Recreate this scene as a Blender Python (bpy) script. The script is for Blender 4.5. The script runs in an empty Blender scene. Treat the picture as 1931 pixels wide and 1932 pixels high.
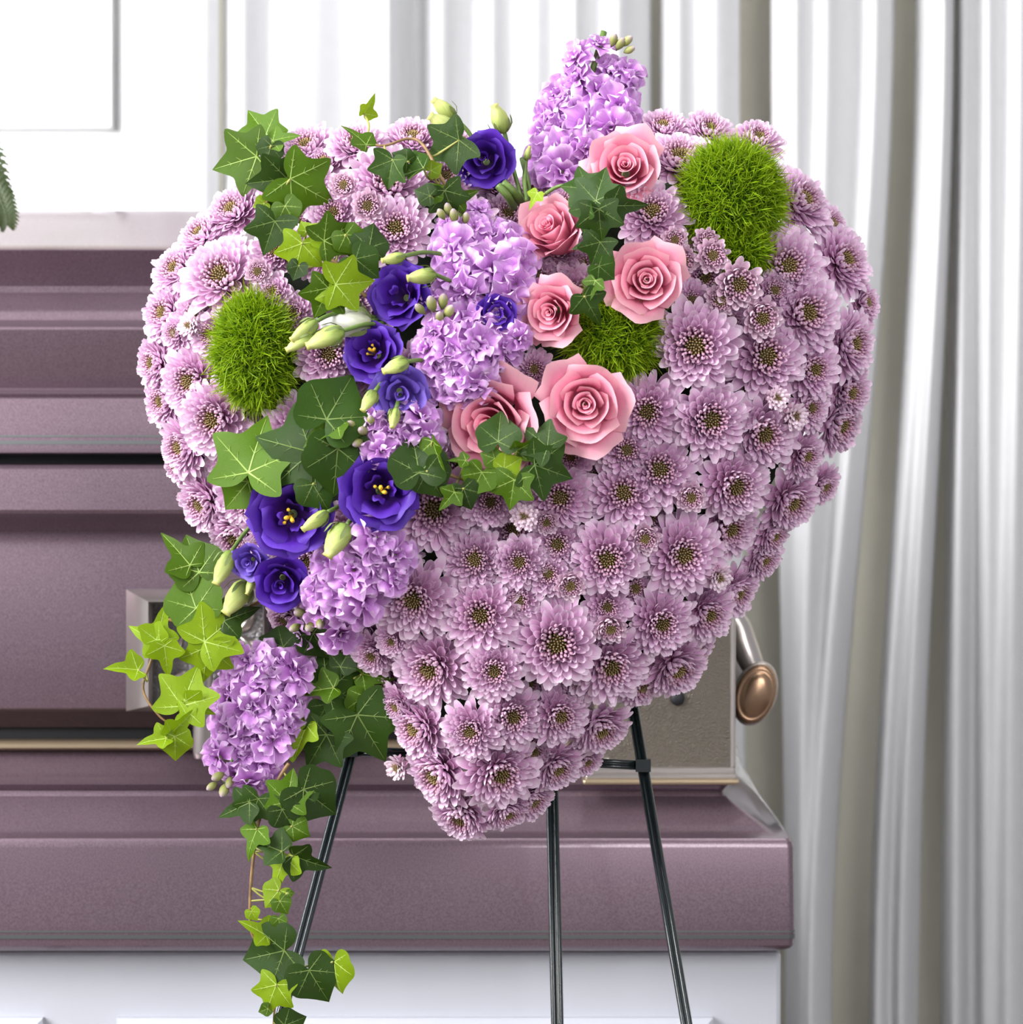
import bpy, math, random
import numpy as np
from mathutils import Vector, Matrix

random.seed(7)
rng = random.Random(11)
PI = math.pi
C = bpy.context.scene.collection
scene = bpy.context.scene

# ------------------------------------------------------------------ camera, world, lights
S = 0.00042            # metres per photo pixel at the flower plane (y = 0)
D = 3.0                # camera distance
ZC = 1.30              # camera height; photo row HZ lies on the horizon
HZ = 800.0
cam_d = bpy.data.cameras.new('camera')
cam = bpy.data.objects.new('camera', cam_d); C.objects.link(cam)
cam.location = (0, -D, ZC); cam.rotation_euler = (PI/2, 0, 0)
cam_d.sensor_width = 36.0; cam_d.sensor_fit = 'HORIZONTAL'
cam_d.lens = 36.0*(D/S)/1931.0
cam_d.shift_y = -(966.0-HZ)/1931.0
cam_d.clip_start = 0.1; cam_d.clip_end = 60
cam_d.dof.use_dof = True; cam_d.dof.focus_distance = D-0.08; cam_d.dof.aperture_fstop = 10
scene.camera = cam

world = bpy.data.worlds.new('World'); scene.world = world; world.use_nodes = True
bg = world.node_tree.nodes['Background']
bg.inputs[0].default_value = (0.93, 0.95, 1.0, 1); bg.inputs[1].default_value = 0.36

def area(name, loc, target, sx, sy, power, col=(1, 1, 1)):
    l = bpy.data.lights.new(name, 'AREA'); l.shape = 'RECTANGLE'; l.size = sx; l.size_y = sy
    l.energy = power; l.color = col
    o = bpy.data.objects.new(name, l); C.objects.link(o); o.location = loc
    d = Vector(target)-Vector(loc)
    o.rotation_euler = d.to_track_quat('-Z', 'Y').to_euler()
    return o
area('window_light', (-2.3, -1.5, 2.3), (0.05, 0, 1.2), 1.3, 1.7, 88, (1.0, 0.98, 0.97))
area('front_fill_light', (1.1, -3.4, 2.3), (0.05, 0, 1.1), 1.4, 1.4, 40, (1.0, 0.99, 0.98))  # added fill behind the camera to brighten the flower fronts, no real window
area('curtain_fill_light', (-1.7, -0.5, 2.7), (0.8, 1.3, 0.9), 1.0, 1.4, 44, (0.97, 0.98, 1.0))  # added fill to brighten the curtains and door, no real window
area('overhead_fill_light', (0.5, -0.7, 3.4), (0.15, 0.1, 1.0), 1.6, 1.0, 14, (1.0, 0.98, 0.96))  # added soft fill from above, no known ceiling lamp

scene.view_settings.view_transform = 'Standard'
scene.view_settings.look = 'None'
scene.view_settings.gamma = 1.0
scene.view_settings.use_curve_mapping = False
scene.view_settings.exposure = 0.57
scene.cycles.max_bounces = 4; scene.cycles.diffuse_bounces = 2; scene.cycles.glossy_bounces = 2
scene.cycles.use_adaptive_sampling = True; scene.cycles.adaptive_threshold = 0.09; scene.cycles.adaptive_min_samples = 12
scene.cycles.transmission_bounces = 4; scene.cycles.transparent_max_bounces = 6

def P(px, py, y=0.0):
    k = S*(D+y)/D
    return Vector(((px-965.5)*k, y, ZC-(py-HZ)*k))
def PX(v):           # photo pixel of a world point
    k = S*(D+v.y)/D
    return v.x/k+965.5, HZ-(v.z-ZC)/k

# ------------------------------------------------------------------ materials
def new_mat(name):
    m = bpy.data.materials.new(name); m.use_nodes = True
    nt = m.node_tree; b = nt.nodes['Principled BSDF']
    return m, nt, b
def N(nt, t, **kw):
    n = nt.nodes.new(t)
    for k, v in kw.items(): setattr(n, k, v)
    return n
def rgba(c): return (c[0], c[1], c[2], 1)

def ramp(nt, stops):
    r = N(nt, 'ShaderNodeValToRGB')
    el = r.color_ramp.elements
    while len(el) < len(stops): el.new(0.5)
    for e, (p, c) in zip(el, stops):
        e.position = p; e.color = rgba(c)
    return r

def petal_mat(name, stops, transl=0.3, rough=0.55, spec=0.3, vary=0.08, grain=0.08, hue=0.5, edge=None):
    """colour runs along the petal (UV v); a share of the light goes through"""
    m, nt, b = new_mat(name)
    uv = N(nt, 'ShaderNodeUVMap'); sep = N(nt, 'ShaderNodeSeparateXYZ')
    nt.links.new(uv.outputs[0], sep.inputs[0])
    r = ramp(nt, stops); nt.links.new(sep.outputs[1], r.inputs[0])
    # fine lines along the petal
    mp = N(nt, 'ShaderNodeMapping'); mp.inputs['Scale'].default_value = (16, 1.3, 1)
    nt.links.new(uv.outputs[0], mp.inputs[0])
    nz = N(nt, 'ShaderNodeTexNoise'); nz.inputs['Scale'].default_value = 1.6; nz.inputs['Detail'].default_value = 3
    nt.links.new(mp.outputs[0], nz.inputs['Vector'])
    oi = N(nt, 'ShaderNodeObjectInfo')
    mr = N(nt, 'ShaderNodeMapRange'); mr.inputs[3].default_value = 1-vary; mr.inputs[4].default_value = 1+vary
    nt.links.new(oi.outputs['Random'], mr.inputs[0])
    mr2 = N(nt, 'ShaderNodeMapRange'); mr2.inputs[1].default_value = 0.3; mr2.inputs[2].default_value = 0.7
    mr2.inputs[3].default_value = 1-grain; mr2.inputs[4].default_value = 1+grain
    nt.links.new(nz.outputs[0], mr2.inputs[0])
    mul = N(nt, 'ShaderNodeMath', operation='MULTIPLY')
    nt.links.new(mr.outputs[0], mul.inputs[0]); nt.links.new(mr2.outputs[0], mul.inputs[1])
    hsv = N(nt, 'ShaderNodeHueSaturation'); hsv.inputs['Hue'].default_value = hue
    src = r.outputs[0]
    if edge:
        # paler rim: |u-0.5| close to 0.5 or v close to 1
        s1 = N(nt, 'ShaderNodeMath', operation='SUBTRACT'); s1.inputs[1].default_value = 0.5
        nt.links.new(sep.outputs[0], s1.inputs[0])
        ab = N(nt, 'ShaderNodeMath', operation='ABSOLUTE'); nt.links.new(s1.outputs[0], ab.inputs[0])
        m2 = N(nt, 'ShaderNodeMath', operation='MULTIPLY'); m2.inputs[1].default_value = 2
        nt.links.new(ab.outputs[0], m2.inputs[0])
        mx = N(nt, 'ShaderNodeMath', operation='MAXIMUM')
        nt.links.new(m2.outputs[0], mx.inputs[0]); nt.links.new(sep.outputs[1], mx.inputs[1])
        er = N(nt, 'ShaderNodeMapRange'); er.inputs[1].default_value = 0.80; er.inputs[2].default_value = 1.0
        er.inputs[4].default_value = 0.75
        nt.links.new(mx.outputs[0], er.inputs[0])
        mc = N(nt, 'ShaderNodeMix', data_type='RGBA'); mc.inputs[7].default_value = rgba(edge)
        nt.links.new(er.outputs[0], mc.inputs[0]); nt.links.new(src, mc.inputs[6]); src = mc.outputs[2]
    nt.links.new(src, hsv.inputs['Color']); nt.links.new(mul.outputs[0], hsv.inputs['Value'])
    nt.links.new(hsv.outputs[0], b.inputs['Base Color'])
    b.inputs['Roughness'].default_value = rough; b.inputs['Specular IOR Level'].default_value = spec
    tr = N(nt, 'ShaderNodeBsdfTranslucent'); nt.links.new(hsv.outputs[0], tr.inputs[0])
    mix = N(nt, 'ShaderNodeMixShader'); mix.inputs[0].default_value = transl
    out = nt.nodes['Material Output']
    nt.links.new(b.outputs[0], mix.inputs[1]); nt.links.new(tr.outputs[0], mix.inputs[2])
    nt.links.new(mix.outputs[0], out.inputs[0])
    return m

def plain(name, col, rough=0.5, metal=0.0, spec=0.5, noise=0.0, nscale=40, bump=0.0, bscale=200, coat=0.0, transl=0.0, vary=0.0):
    m, nt, b = new_mat(name)
    b.inputs['Base Color'].default_value = rgba(col)
    b.inputs['Roughness'].default_value = rough; b.inputs['Metallic'].default_value = metal
    b.inputs['Specular IOR Level'].default_value = spec
    if coat: b.inputs['Coat Weight'].default_value = coat; b.inputs['Coat Roughness'].default_value = 0.12
    tc = N(nt, 'ShaderNodeTexCoord')
    col_out = None
    if noise or vary:
        nz = N(nt, 'ShaderNodeTexNoise'); nz.inputs['Scale'].default_value = nscale; nz.inputs['Detail'].default_value = 4
        nt.links.new(tc.outputs['Object'], nz.inputs['Vector'])
        mr = N(nt, 'ShaderNodeMapRange'); mr.inputs[1].default_value = 0.3; mr.inputs[2].default_value = 0.7
        mr.inputs[3].default_value = 1-noise; mr.inputs[4].default_value = 1+noise
        nt.links.new(nz.outputs[0], mr.inputs[0])
        oi = N(nt, 'ShaderNodeObjectInfo')
        mv = N(nt, 'ShaderNodeMapRange'); mv.inputs[3].default_value = 1-vary; mv.inputs[4].default_value = 1+vary
        nt.links.new(oi.outputs['Random'], mv.inputs[0])
        ml = N(nt, 'ShaderNodeMath', operation='MULTIPLY')
        nt.links.new(mr.outputs[0], ml.inputs[0]); nt.links.new(mv.outputs[0], ml.inputs[1])
        hsv = N(nt, 'ShaderNodeHueSaturation'); hsv.inputs['Color'].default_value = rgba(col)
        nt.links.new(ml.outputs[0], hsv.inputs['Value'])
        nt.links.new(hsv.outputs[0], b.inputs['Base Color']); col_out = hsv.outputs[0]
    if bump:
        n2 = N(nt, 'ShaderNodeTexNoise'); n2.inputs['Scale'].default_value = bscale; n2.inputs['Detail'].default_value = 2
        nt.links.new(tc.outputs['Object'], n2.inputs['Vector'])
        bp = N(nt, 'ShaderNodeBump'); bp.inputs['Strength'].default_value = bump; bp.inputs['Distance'].default_value = 0.002
        nt.links.new(n2.outputs[0], bp.inputs['Height']); nt.links.new(bp.outputs[0], b.inputs['Normal'])
    if transl:
        tr = N(nt, 'ShaderNodeBsdfTranslucent'); tr.inputs[0].default_value = rgba(col)
        if col_out: nt.links.new(col_out, tr.inputs[0])
        mix = N(nt, 'ShaderNodeMixShader'); mix.inputs[0].default_value = transl
        out = nt.nodes['Material Output']
        nt.links.new(b.outputs[0], mix.inputs[1]); nt.links.new(tr.outputs[0], mix.inputs[2])
        nt.links.new(mix.outputs[0], out.inputs[0])
    return m

M = {}
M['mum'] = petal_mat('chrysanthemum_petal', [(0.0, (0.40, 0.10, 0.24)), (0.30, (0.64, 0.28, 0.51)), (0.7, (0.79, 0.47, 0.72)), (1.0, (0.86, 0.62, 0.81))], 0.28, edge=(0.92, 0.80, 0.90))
M['mum_pale'] = petal_mat('chrysanthemum_bud_petal', [(0.0, (0.50, 0.22, 0.34)), (0.3, (0.70, 0.40, 0.58)), (1.0, (0.86, 0.66, 0.78))], 0.2, edge=(0.92, 0.80, 0.88))
M['mum_disc'] = petal_mat('chrysanthemum_disc', [(0.0, (0.10, 0.07, 0.02)), (0.5, (0.33, 0.24, 0.10)), (1.0, (0.50, 0.36, 0.22))], 0.1, vary=0.15)
M['mum_quill'] = petal_mat('chrysanthemum_quill', [(0.0, (0.28, 0.09, 0.12)), (0.5, (0.52, 0.25, 0.38)), (1.0, (0.70, 0.44, 0.58))], 0.2)
M['rose'] = petal_mat('rose_petal', [(0.0, (0.66, 0.12, 0.22)), (0.5, (0.80, 0.22, 0.36)), (0.85, (0.86, 0.34, 0.47)), (1.0, (0.91, 0.52, 0.58))], 0.33, rough=0.6, vary=0.05, grain=0.03)
M['lisi'] = petal_mat('lisianthus_petal', [(0.0, (0.045, 0.008, 0.10)), (0.35, (0.055, 0.010, 0.20)), (0.8, (0.080, 0.018, 0.35)), (1.0, (0.11, 0.036, 0.42))], 0.22, rough=0.5, vary=0.12, grain=0.06)
M['lisi_blue'] = petal_mat('lisianthus_petal_blue', [(0.0, (0.10, 0.04, 0.30)), (0.5, (0.16, 0.085, 0.48)), (1.0, (0.21, 0.13, 0.60))], 0.22, rough=0.5, vary=0.12, grain=0.06)
M['stock'] = petal_mat('stock_petal', [(0.0, (0.30, 0.26, 0.20)), (0.15, (0.42, 0.12, 0.48)), (0.55, (0.58, 0.24, 0.66)), (1.0, (0.72, 0.41, 0.78))], 0.25, vary=0.16, grain=0.10, edge=(0.82, 0.60, 0.88))
M['stock_bud'] = petal_mat('stock_bud', [(0.0, (0.16, 0.20, 0.06)), (0.55, (0.30, 0.32, 0.10)), (0.85, (0.46, 0.36, 0.36)), (1.0, (0.52, 0.36, 0.62))], 0.15, vary=0.15)
M['sepal'] = plain('sepal_green', (0.16, 0.21, 0.06), 0.55, noise=0.2, nscale=300)
M['bud'] = petal_mat('lisianthus_bud', [(0.0, (0.22, 0.33, 0.06)), (0.5, (0.48, 0.56, 0.17)), (0.9, (0.62, 0.66, 0.25)), (1.0, (0.60, 0.58, 0.16))], 0.25, rough=0.5, vary=0.1, grain=0.1)
M['bud_white'] = petal_mat('lisianthus_white_petal', [(0.0, (0.55, 0.60, 0.35)), (0.5, (0.78, 0.78, 0.70)), (1.0, (0.84, 0.82, 0.80))], 0.3)
M['stem'] = plain('green_stem', (0.10, 0.17, 0.03), 0.5, noise=0.2, nscale=200)
M['stem_brown'] = plain('ivy_stem', (0.22, 0.13, 0.05), 0.55, noise=0.35, nscale=120)
M['petiole'] = plain('ivy_petiole', (0.30, 0.30, 0.07), 0.5, noise=0.3, nscale=90)
M['ivy_dark'] = plain('ivy_leaf_dark', (0.020, 0.056, 0.001), 0.34, spec=0.28, noise=0.25, nscale=90, bump=0.35, bscale=160, transl=0.10, vary=0.25)
M['ivy_mid'] = plain('ivy_leaf_mid', (0.062, 0.135, 0.001), 0.38, spec=0.25, noise=0.22, nscale=90, bump=0.3, bscale=160, transl=0.18, vary=0.2)
M['ivy_light'] = plain('ivy_leaf_light', (0.205, 0.325, 0.004), 0.42, spec=0.25, noise=0.18, nscale=90, bump=0.25, bscale=160, transl=0.25, vary=0.15)
M['vein_dark'] = plain('ivy_vein_dark', (0.13, 0.20, 0.04), 0.45)
M['vein_mid'] = plain('ivy_vein_mid', (0.25, 0.37, 0.07), 0.45)
M['vein_light'] = plain('ivy_vein_light', (0.36, 0.50, 0.09), 0.45)
M['stigma'] = plain('stigma_yellow', (0.75, 0.45, 0.02), 0.5, noise=0.2, nscale=500)
M['foam'] = plain('moss_base', (0.012, 0.022, 0.008), 0.95, noise=0.4, nscale=120)
M['fuzz'] = petal_mat('green_trick_fibre', [(0.0, (0.04, 0.11, 0.001)), (0.5, (0.16, 0.30, 0.003)), (1.0, (0.36, 0.50, 0.012))], 0.3, vary=0.0, grain=0.0)
M['fuzz_core'] = plain('green_trick_core', (0.018, 0.055, 0.001), 0.9, noise=0.4, nscale=200)
M['easel'] = plain('easel_black_enamel', (0.012, 0.018, 0.020), 0.22, spec=0.6, noise=0.1)
M['fern'] = plain('fern_green', (0.035, 0.055, 0.012), 0.5, noise=0.3, nscale=150, transl=0.15)

# ------------------------------------------------------------------ mesh helpers
def mesh_from(name, verts, faces, uvs=None, mat=None, smooth=True, mats=None, fmat=None):
    me = bpy.data.meshes.new(name)
    me.from_pydata([tuple(v) for v in verts], [], faces)
    if uvs is not None:
        ul = me.uv_layers.new(name='UVMap')
        idx = np.empty(len(me.loops), dtype=np.int32); me.loops.foreach_get('vertex_index', idx)
        ul.data.foreach_set('uv', np.asarray(uvs, dtype=np.float32)[idx].ravel())
    if smooth: me.polygons.foreach_set('use_smooth', [True]*len(me.polygons))
    if mat: me.materials.append(mat)
    me.update()
    return me

class MB:
    """collects pieces of one part"""
    def __init__(s): s.v = []; s.f = []; s.uv = []
    def add(s, v, f, uv=None, mat=None):
        o = len(s.v)
        if mat is not None: v = [mat @ Vector(p) for p in v]
        s.v += [tuple(p) for p in v]; s.f += [tuple(i+o for i in q) for q in f]
        s.uv += list(uv) if uv is not None else [(0.5, 0.5)]*len(v)
    def box(s, x0, x1, y0, y1, z0, z1):
        s.add([(x0, y0, z0), (x1, y0, z0), (x1, y1, z0), (x0, y1, z0), (x0, y0, z1), (x1, y0, z1), (x1, y1, z1), (x0, y1, z1)],
              [(0, 3, 2, 1), (4, 5, 6, 7), (0, 1, 5, 4), (1, 2, 6, 5), (2, 3, 7, 6), (3, 0, 4, 7)])
    def tube(s, pts, rad, n=6, cap=True):
        pts = [Vector(p) for p in pts]
        m = len(pts)
        rads = rad if isinstance(rad, (list, tuple)) else [rad]*m
        o = len(s.v)
        up = Vector((0.13, 0.31, 0.94))
        vs = []
        for i, p in enumerate(pts):
            t = (pts[min(i+1, m-1)]-pts[max(i-1, 0)])
            if t.length < 1e-9: t = Vector((0, 0, 1))
            t.normalize()
            a = t.cross(up)
            if a.length < 0.05: a = t.cross(Vector((1, 0, 0)))
            a.normalize(); b = t.cross(a)
            for k in range(n):
                th = 2*PI*k/n
                vs.append(p+(a*math.cos(th)+b*math.sin(th))*rads[i])
        fs = []
        for i in range(m-1):
            for k in range(n):
                k2 = (k+1) % n
                fs.append((i*n+k, i*n+k2, (i+1)*n+k2, (i+1)*n+k))
        if cap:
            fs.append(tuple(range(n-1, -1, -1))); fs.append(tuple((m-1)*n+k for k in range(n)))
        s.add(vs, fs, [(0.5, i/(m-1)) for i in range(m) for k in range(n)])
    def lathe(s, prof, n=12, mat=None, sx=1.0, sy=1.0):
        """prof: (radius, height) along +Z"""
        vs = []; uv = []
        m = len(prof)
        for i, (r, z) in enumerate(prof):
            for k in range(n):
                th = 2*PI*k/n
                vs.append((r*math.cos(th)*sx, r*math.sin(th)*sy, z)); uv.append((k/n, i/(m-1)))
        fs = []
        for i in range(m-1):
            for k in range(n):
                k2 = (k+1) % n
                fs.append((i*n+k, i*n+k2, (i+1)*n+k2, (i+1)*n+k))
        fs.append(tuple(range(n-1, -1, -1))); fs.append(tuple((m-1)*n+k for k in range(n)))
        s.add(vs, fs, uv, mat)
    def mesh(s, name, mat, smooth=True):
        return mesh_from(name, s.v, s.f, s.uv, mat, smooth)

def link(name, me, parent=None, mw=None, loc=None):
    o = bpy.data.objects.new(name, me); C.objects.link(o)
    if parent is not None: o.parent = parent
    if mw is not None: o.matrix_basis = mw
    if loc is not None: o.location = loc
    return o
def empty(name, mw=None, loc=None):
    o = bpy.data.objects.new(name, None); C.objects.link(o)
    o.empty_display_size = 0.01
    if mw is not None: o.matrix_basis = mw
    if loc is not None: o.location = loc
    return o
def tag(o, label, cat=None, group=None):
    o['label'] = label
    if cat: o['category'] = cat
    if group: o['group'] = group
    return o
def structure(o, label, cat):
    o['kind'] = 'structure'; o['label'] = label; o['category'] = cat
    return o
def autosmooth(me, ang=40):
    """flat-shade across sharp edges"""
    try: me.set_sharp_from_angle(angle=math.radians(ang))
    except Exception: pass
    return me

def smooth_path(pts, sub=5):
    pts = [Vector(p) for p in pts]
    if len(pts) < 3:
        return [pts[0].lerp(pts[-1], i/sub) for i in range(sub+1)]
    out = []
    for i in range(len(pts)-1):
        p0 = pts[max(i-1, 0)]; p1 = pts[i]; p2 = pts[i+1]; p3 = pts[min(i+2, len(pts)-1)]
        for k in range(sub):
            t = k/sub
            out.append(0.5*((2*p1)+(p2-p0)*t+(2*p0-5*p1+4*p2-p3)*t*t+(3*p1-p0-3*p2+p3)*t**3))
    out.append(pts[-1])
    return out

def grid(nu, nv, fn):
    vs = []; uv = []; fs = []
    for j in range(nv+1):
        for i in range(nu+1):
            u = -1+2*i/nu; v = j/nv
            vs.append(fn(u, v)); uv.append((0.5+0.5*u, v))
    for j in range(nv):
        for i in range(nu):
            a = j*(nu+1)+i
            fs.append((a, a+1, a+nu+2, a+nu+1))
    return vs, fs, uv

def frame(n, spin=0.0, up=None):
    """rotation whose local Z is n"""
    n = Vector(n).normalized()
    ref = Vector(up) if up is not None else Vector((0, 0, 1))
    if abs(n.dot(ref)) > 0.98: ref = Vector((1, 0, 0))
    x = ref.cross(n).normalized(); y = n.cross(x)
    m = Matrix((x, y, n)).transposed().to_4x4()
    return m @ Matrix.Rotation(spin, 4, 'Z')

# ------------------------------------------------------------------ the room
def bevel_box_mesh(name, x0, x1, y0, y1, z0, z1, mat, bev=0.004):
    import bmesh
    mb = MB(); mb.box(x0, x1, y0, y1, z0, z1)
    me = mb.mesh(name, mat, smooth=False)
    bm = bmesh.new(); bm.from_mesh(me)
    bmesh.ops.bevel(bm, geom=bm.edges[:]+bm.verts[:], offset=bev, segments=2, affect='EDGES', profile=0.5)
    bm.to_mesh(me); bm.free()
    return me

YW = 1.42      # back wall
YCUR = 1.30    # curtains
YDOOR = 1.36
m_wall = plain('wall_beige_fold_shade', (0.80, 0.77, 0.66), 0.9, noise=0.02, nscale=6)  # beige stands in for the warm shade inside the curtain folds
m_door = plain('door_white_paint', (0.86, 0.87, 0.88), 0.6)
m_floor = plain('carpet_taupe', (0.16, 0.13, 0.12), 0.95, noise=0.25, nscale=300)
m_ceil = plain('ceiling_white', (0.75, 0.74, 0.72), 0.9)
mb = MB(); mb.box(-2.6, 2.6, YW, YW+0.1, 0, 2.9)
structure(link('wall_back', mb.mesh('wall_back', m_wall, False)), 'beige back wall, its colour standing for fold shade between curtain panels', 'wall')
mb = MB(); mb.box(-2.6, 2.6, -4.2, YW, -0.05, 0)
structure(link('floor', mb.mesh('floor', m_floor, False)), 'taupe carpeted floor under the easel and casket', 'floor')

# white panelled door behind the casket lid, upper left
dr = empty('door_1', loc=P(0, 0, YDOOR))
structure(dr, 'white panelled door behind the left end of the casket', 'door')
L0 = dr.location
def dpx(px): return P(px, 0, YDOOR).x - L0.x
def dpz(py): return P(0, py, YDOOR).z - L0.z
xl, xr = dpx(-520), dpx(236)
z_bot = -L0.z; z_top = dpz(-420)
me = bevel_box_mesh('door_slab', xl, xr, 0.02, 0.06, z_bot, z_top, m_door, 0.002)
link('door_slab', me, dr)
def door_panel(px0, px1, py0, py1):
    # stepped moulding round a raised field
    x0, x1, z0, z1 = dpx(px0), dpx(px1), dpz(py1), dpz(py0)
    mbm = MB()
    steps = [(0, 0.02), (0.004, 0.004), (0.014, 0.003), (0.018, 0.014), (0.034, 0.018), (0.040, 0.008), (0.052, 0.006)]
    loops = []
    for ins, yy in steps:
        loops.append([(x0+ins, yy, z0+ins), (x1-ins, yy, z0+ins), (x1-ins, yy, z1-ins), (x0+ins, yy, z1-ins)])
    vs = [p for l in loops for p in l]; fs = []
    for i in range(len(loops)-1):
        for k in range(4):
            k2 = (k+1) % 4
            fs.append((i*4+k, i*4+k2, (i+1)*4+k2, (i+1)*4+k))
    b = (len(loops)-1)*4
    fs.append((b, b+1, b+2, b+3))
    mbm.add(vs, fs)
    link('door_panel', mbm.mesh('door_panel', m_door, False), dr)
door_panel(-290, 216, -330, 246)
door_panel(-290, 216, 470, 1000)

m_curt = plain('curtain_white_cloth', (0.77, 0.77, 0.785), 0.85, noise=0.015, nscale=60, transl=0.18)
def curtain(name_label, ridges, edge_l, edge_r, amp, seed):
    """pleated cloth: ridges = [(px at top, px at bottom, half width)]; hangs to the floor"""
    r = random.Random(seed)
    nz = 26
    y0 = YCUR
    x_t = [e for e in (edge_l[0], edge_r[0])]
    base = P(0.5*(edge_l[0]+edge_r[0]), 2300, y0)
    base.z = 0.02
    root = Vector((base.x, y0, 0.02))
    nx = max(24, int(abs(edge_r[0]-edge_l[0])/6))
    vs = []; fs = []
    ph = r.uniform(0, 6)
    for j in range(nz+1):
        py = -520+(2000+520)*j/nz
        tt = max(0.0, min(1.0, py/1932.0)); tt = tt*tt*(3-2*tt)
        if j == nz: pass
        for i in range(nx+1):
            u = i/nx
            xl_ = edge_l[0]*(1-tt)+edge_l[1]*tt; xr_ = edge_r[0]*(1-tt)+edge_r[1]*tt
            px = xl_+(xr_-xl_)*u
            h = 0.0
            for (a, b_, w) in ridges:
                c = a*(1-tt)+b_*tt
                dd = (px-c)/w
                # steep bright left flank, soft right flank
                dd = dd*(1.35 if dd < 0 else 0.7)
                h += math.exp(-dd*dd)
            h += 0.07*math.sin(px*0.034+ph+0.6*math.sin(py*0.002))
            v = P(px, py, y0-amp*h)
            vs.append((v.x-root.x, v.y-root.y, v.z-root.z))
    # last row drops straight to the floor
    for i in range(nx+1):
        x, y, z = vs[nz*(nx+1)+i]
        vs.append((x, y, 0.0))
    for j in range(nz+1):
        for i in range(nx):
            a = j*(nx+1)+i
            fs.append((a, a+nx+1, a+nx+2, a+1))
    o = link('curtain_panel', mesh_from('curtain_panel', vs, fs, None, m_curt), loc=root)
    md = o.modifiers.new('thickness', 'SOLIDIFY'); md.thickness = 0.0012
    tag(o, name_label, 'curtain', 'white pleated curtain panels')
    return o
curtain('white curtain panel beside the door above the casket lid', [(300, 300, 60), (385, 385, 30)], (232, 232), (413, 413), 0.035, 1)
curtain('wide white curtain panel behind the top of the flower heart', [(455, 455, 30), (560, 560, 60), (700, 700, 35), (735, 735, 28), (830, 830, 40), (925, 925, 30), (1010, 1010, 45), (1085, 1085, 35), (1165, 1165, 35)], (422, 422), (1229, 1229), 0.06, 2)
curtain('white curtain panel rising above the right lobe of the heart', [(1275, 1280, 28), (1350, 1350, 45)], (1246, 1246), (1396, 1410), 0.06, 3)
curtain('white curtain panel brushing the right edge of the flower heart', [(1500, 1500, 24), (1650, 1535, 24), (1560, 1515, 34)], (1455, 1482), (1688, 1570), 0.065, 4)
curtain('narrow white curtain panel, second from the right edge', [(1755, 1655, 22), (1785, 1700, 20)], (1728, 1640), (1802, 1735), 0.06, 5)
curtain('white curtain panel at the right edge of the photo', [(1865, 1860, 24), (1925, 1905, 30), (1818, 1800, 20), (1990, 1985, 30)], (1795, 1775), (2060, 2060), 0.065, 6)

# ------------------------------------------------------------------ casket
YC = 0.30
def casket_paint():
    m, nt, b = new_mat('casket_mauve_metallic')
    tc = N(nt, 'ShaderNodeTexCoord')
    nz = N(nt, 'ShaderNodeTexNoise'); nz.inputs['Scale'].default_value = 900; nz.inputs['Detail'].default_value = 1
    nt.links.new(tc.outputs['Object'], nz.inputs['Vector'])
    r = ramp(nt, [(0.3, (0.135, 0.088, 0.115)), (0.7, (0.210, 0.148, 0.182))])
    nt.links.new(nz.outputs[0], r.inputs[0]); nt.links.new(r.outputs[0], b.inputs['Base Color'])
    b.inputs['Metallic'].default_value = 0.65; b.inputs['Roughness'].default_value = 0.36
    b.inputs['Coat Weight'].default_value = 0.5; b.inputs['Coat Roughness'].default_value = 0.06
    return m
m_cask = casket_paint()
m_black = plain('casket_gasket_and_gap_shade', (0.008, 0.008, 0.012), 0.6)
m_tan = plain('casket_brass_trim', (0.42, 0.33, 0.22), 0.35, metal=0.7)
m_strip = plain('pinstripe_pewter', (0.13, 0.14, 0.14), 0.35, metal=0.6)
m_pew = plain('pewter_plate', (0.46, 0.42, 0.40), 0.28, metal=0.85, noise=0.06, nscale=30)
m_ham = plain('hammered_pewter', (0.26, 0.25, 0.26), 0.38, metal=0.8, bump=0.9, bscale=420)
m_bronze = plain('hammered_bronze', (0.135, 0.118, 0.098), 0.42, metal=0.75, bump=0.55, bscale=800)
m_bcap = plain('bronze_handle_cap', (0.30, 0.19, 0.12), 0.25, metal=0.85, noise=0.1, nscale=40)
m_film = None
def film_mat():
    m, nt, b = new_mat('clear_plastic_film')
    b.inputs['Base Color'].default_value = (0.9, 0.9, 0.9, 1); b.inputs['Roughness'].default_value = 0.15
    b.inputs['Alpha'].default_value = 0.45
    tc = N(nt, 'ShaderNodeTexCoord'); w = N(nt, 'ShaderNodeTexNoise'); w.inputs['Scale'].default_value = 30
    nt.links.new(tc.outputs['Object'], w.inputs['Vector'])
    bp = N(nt, 'ShaderNodeBump'); bp.inputs['Strength'].default_value = 0.6; bp.inputs['Distance'].default_value = 0.01
    nt.links.new(w.outputs[0], bp.inputs['Height']); nt.links.new(bp.outputs[0], b.inputs['Normal'])
    return m
m_film = film_mat()

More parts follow.
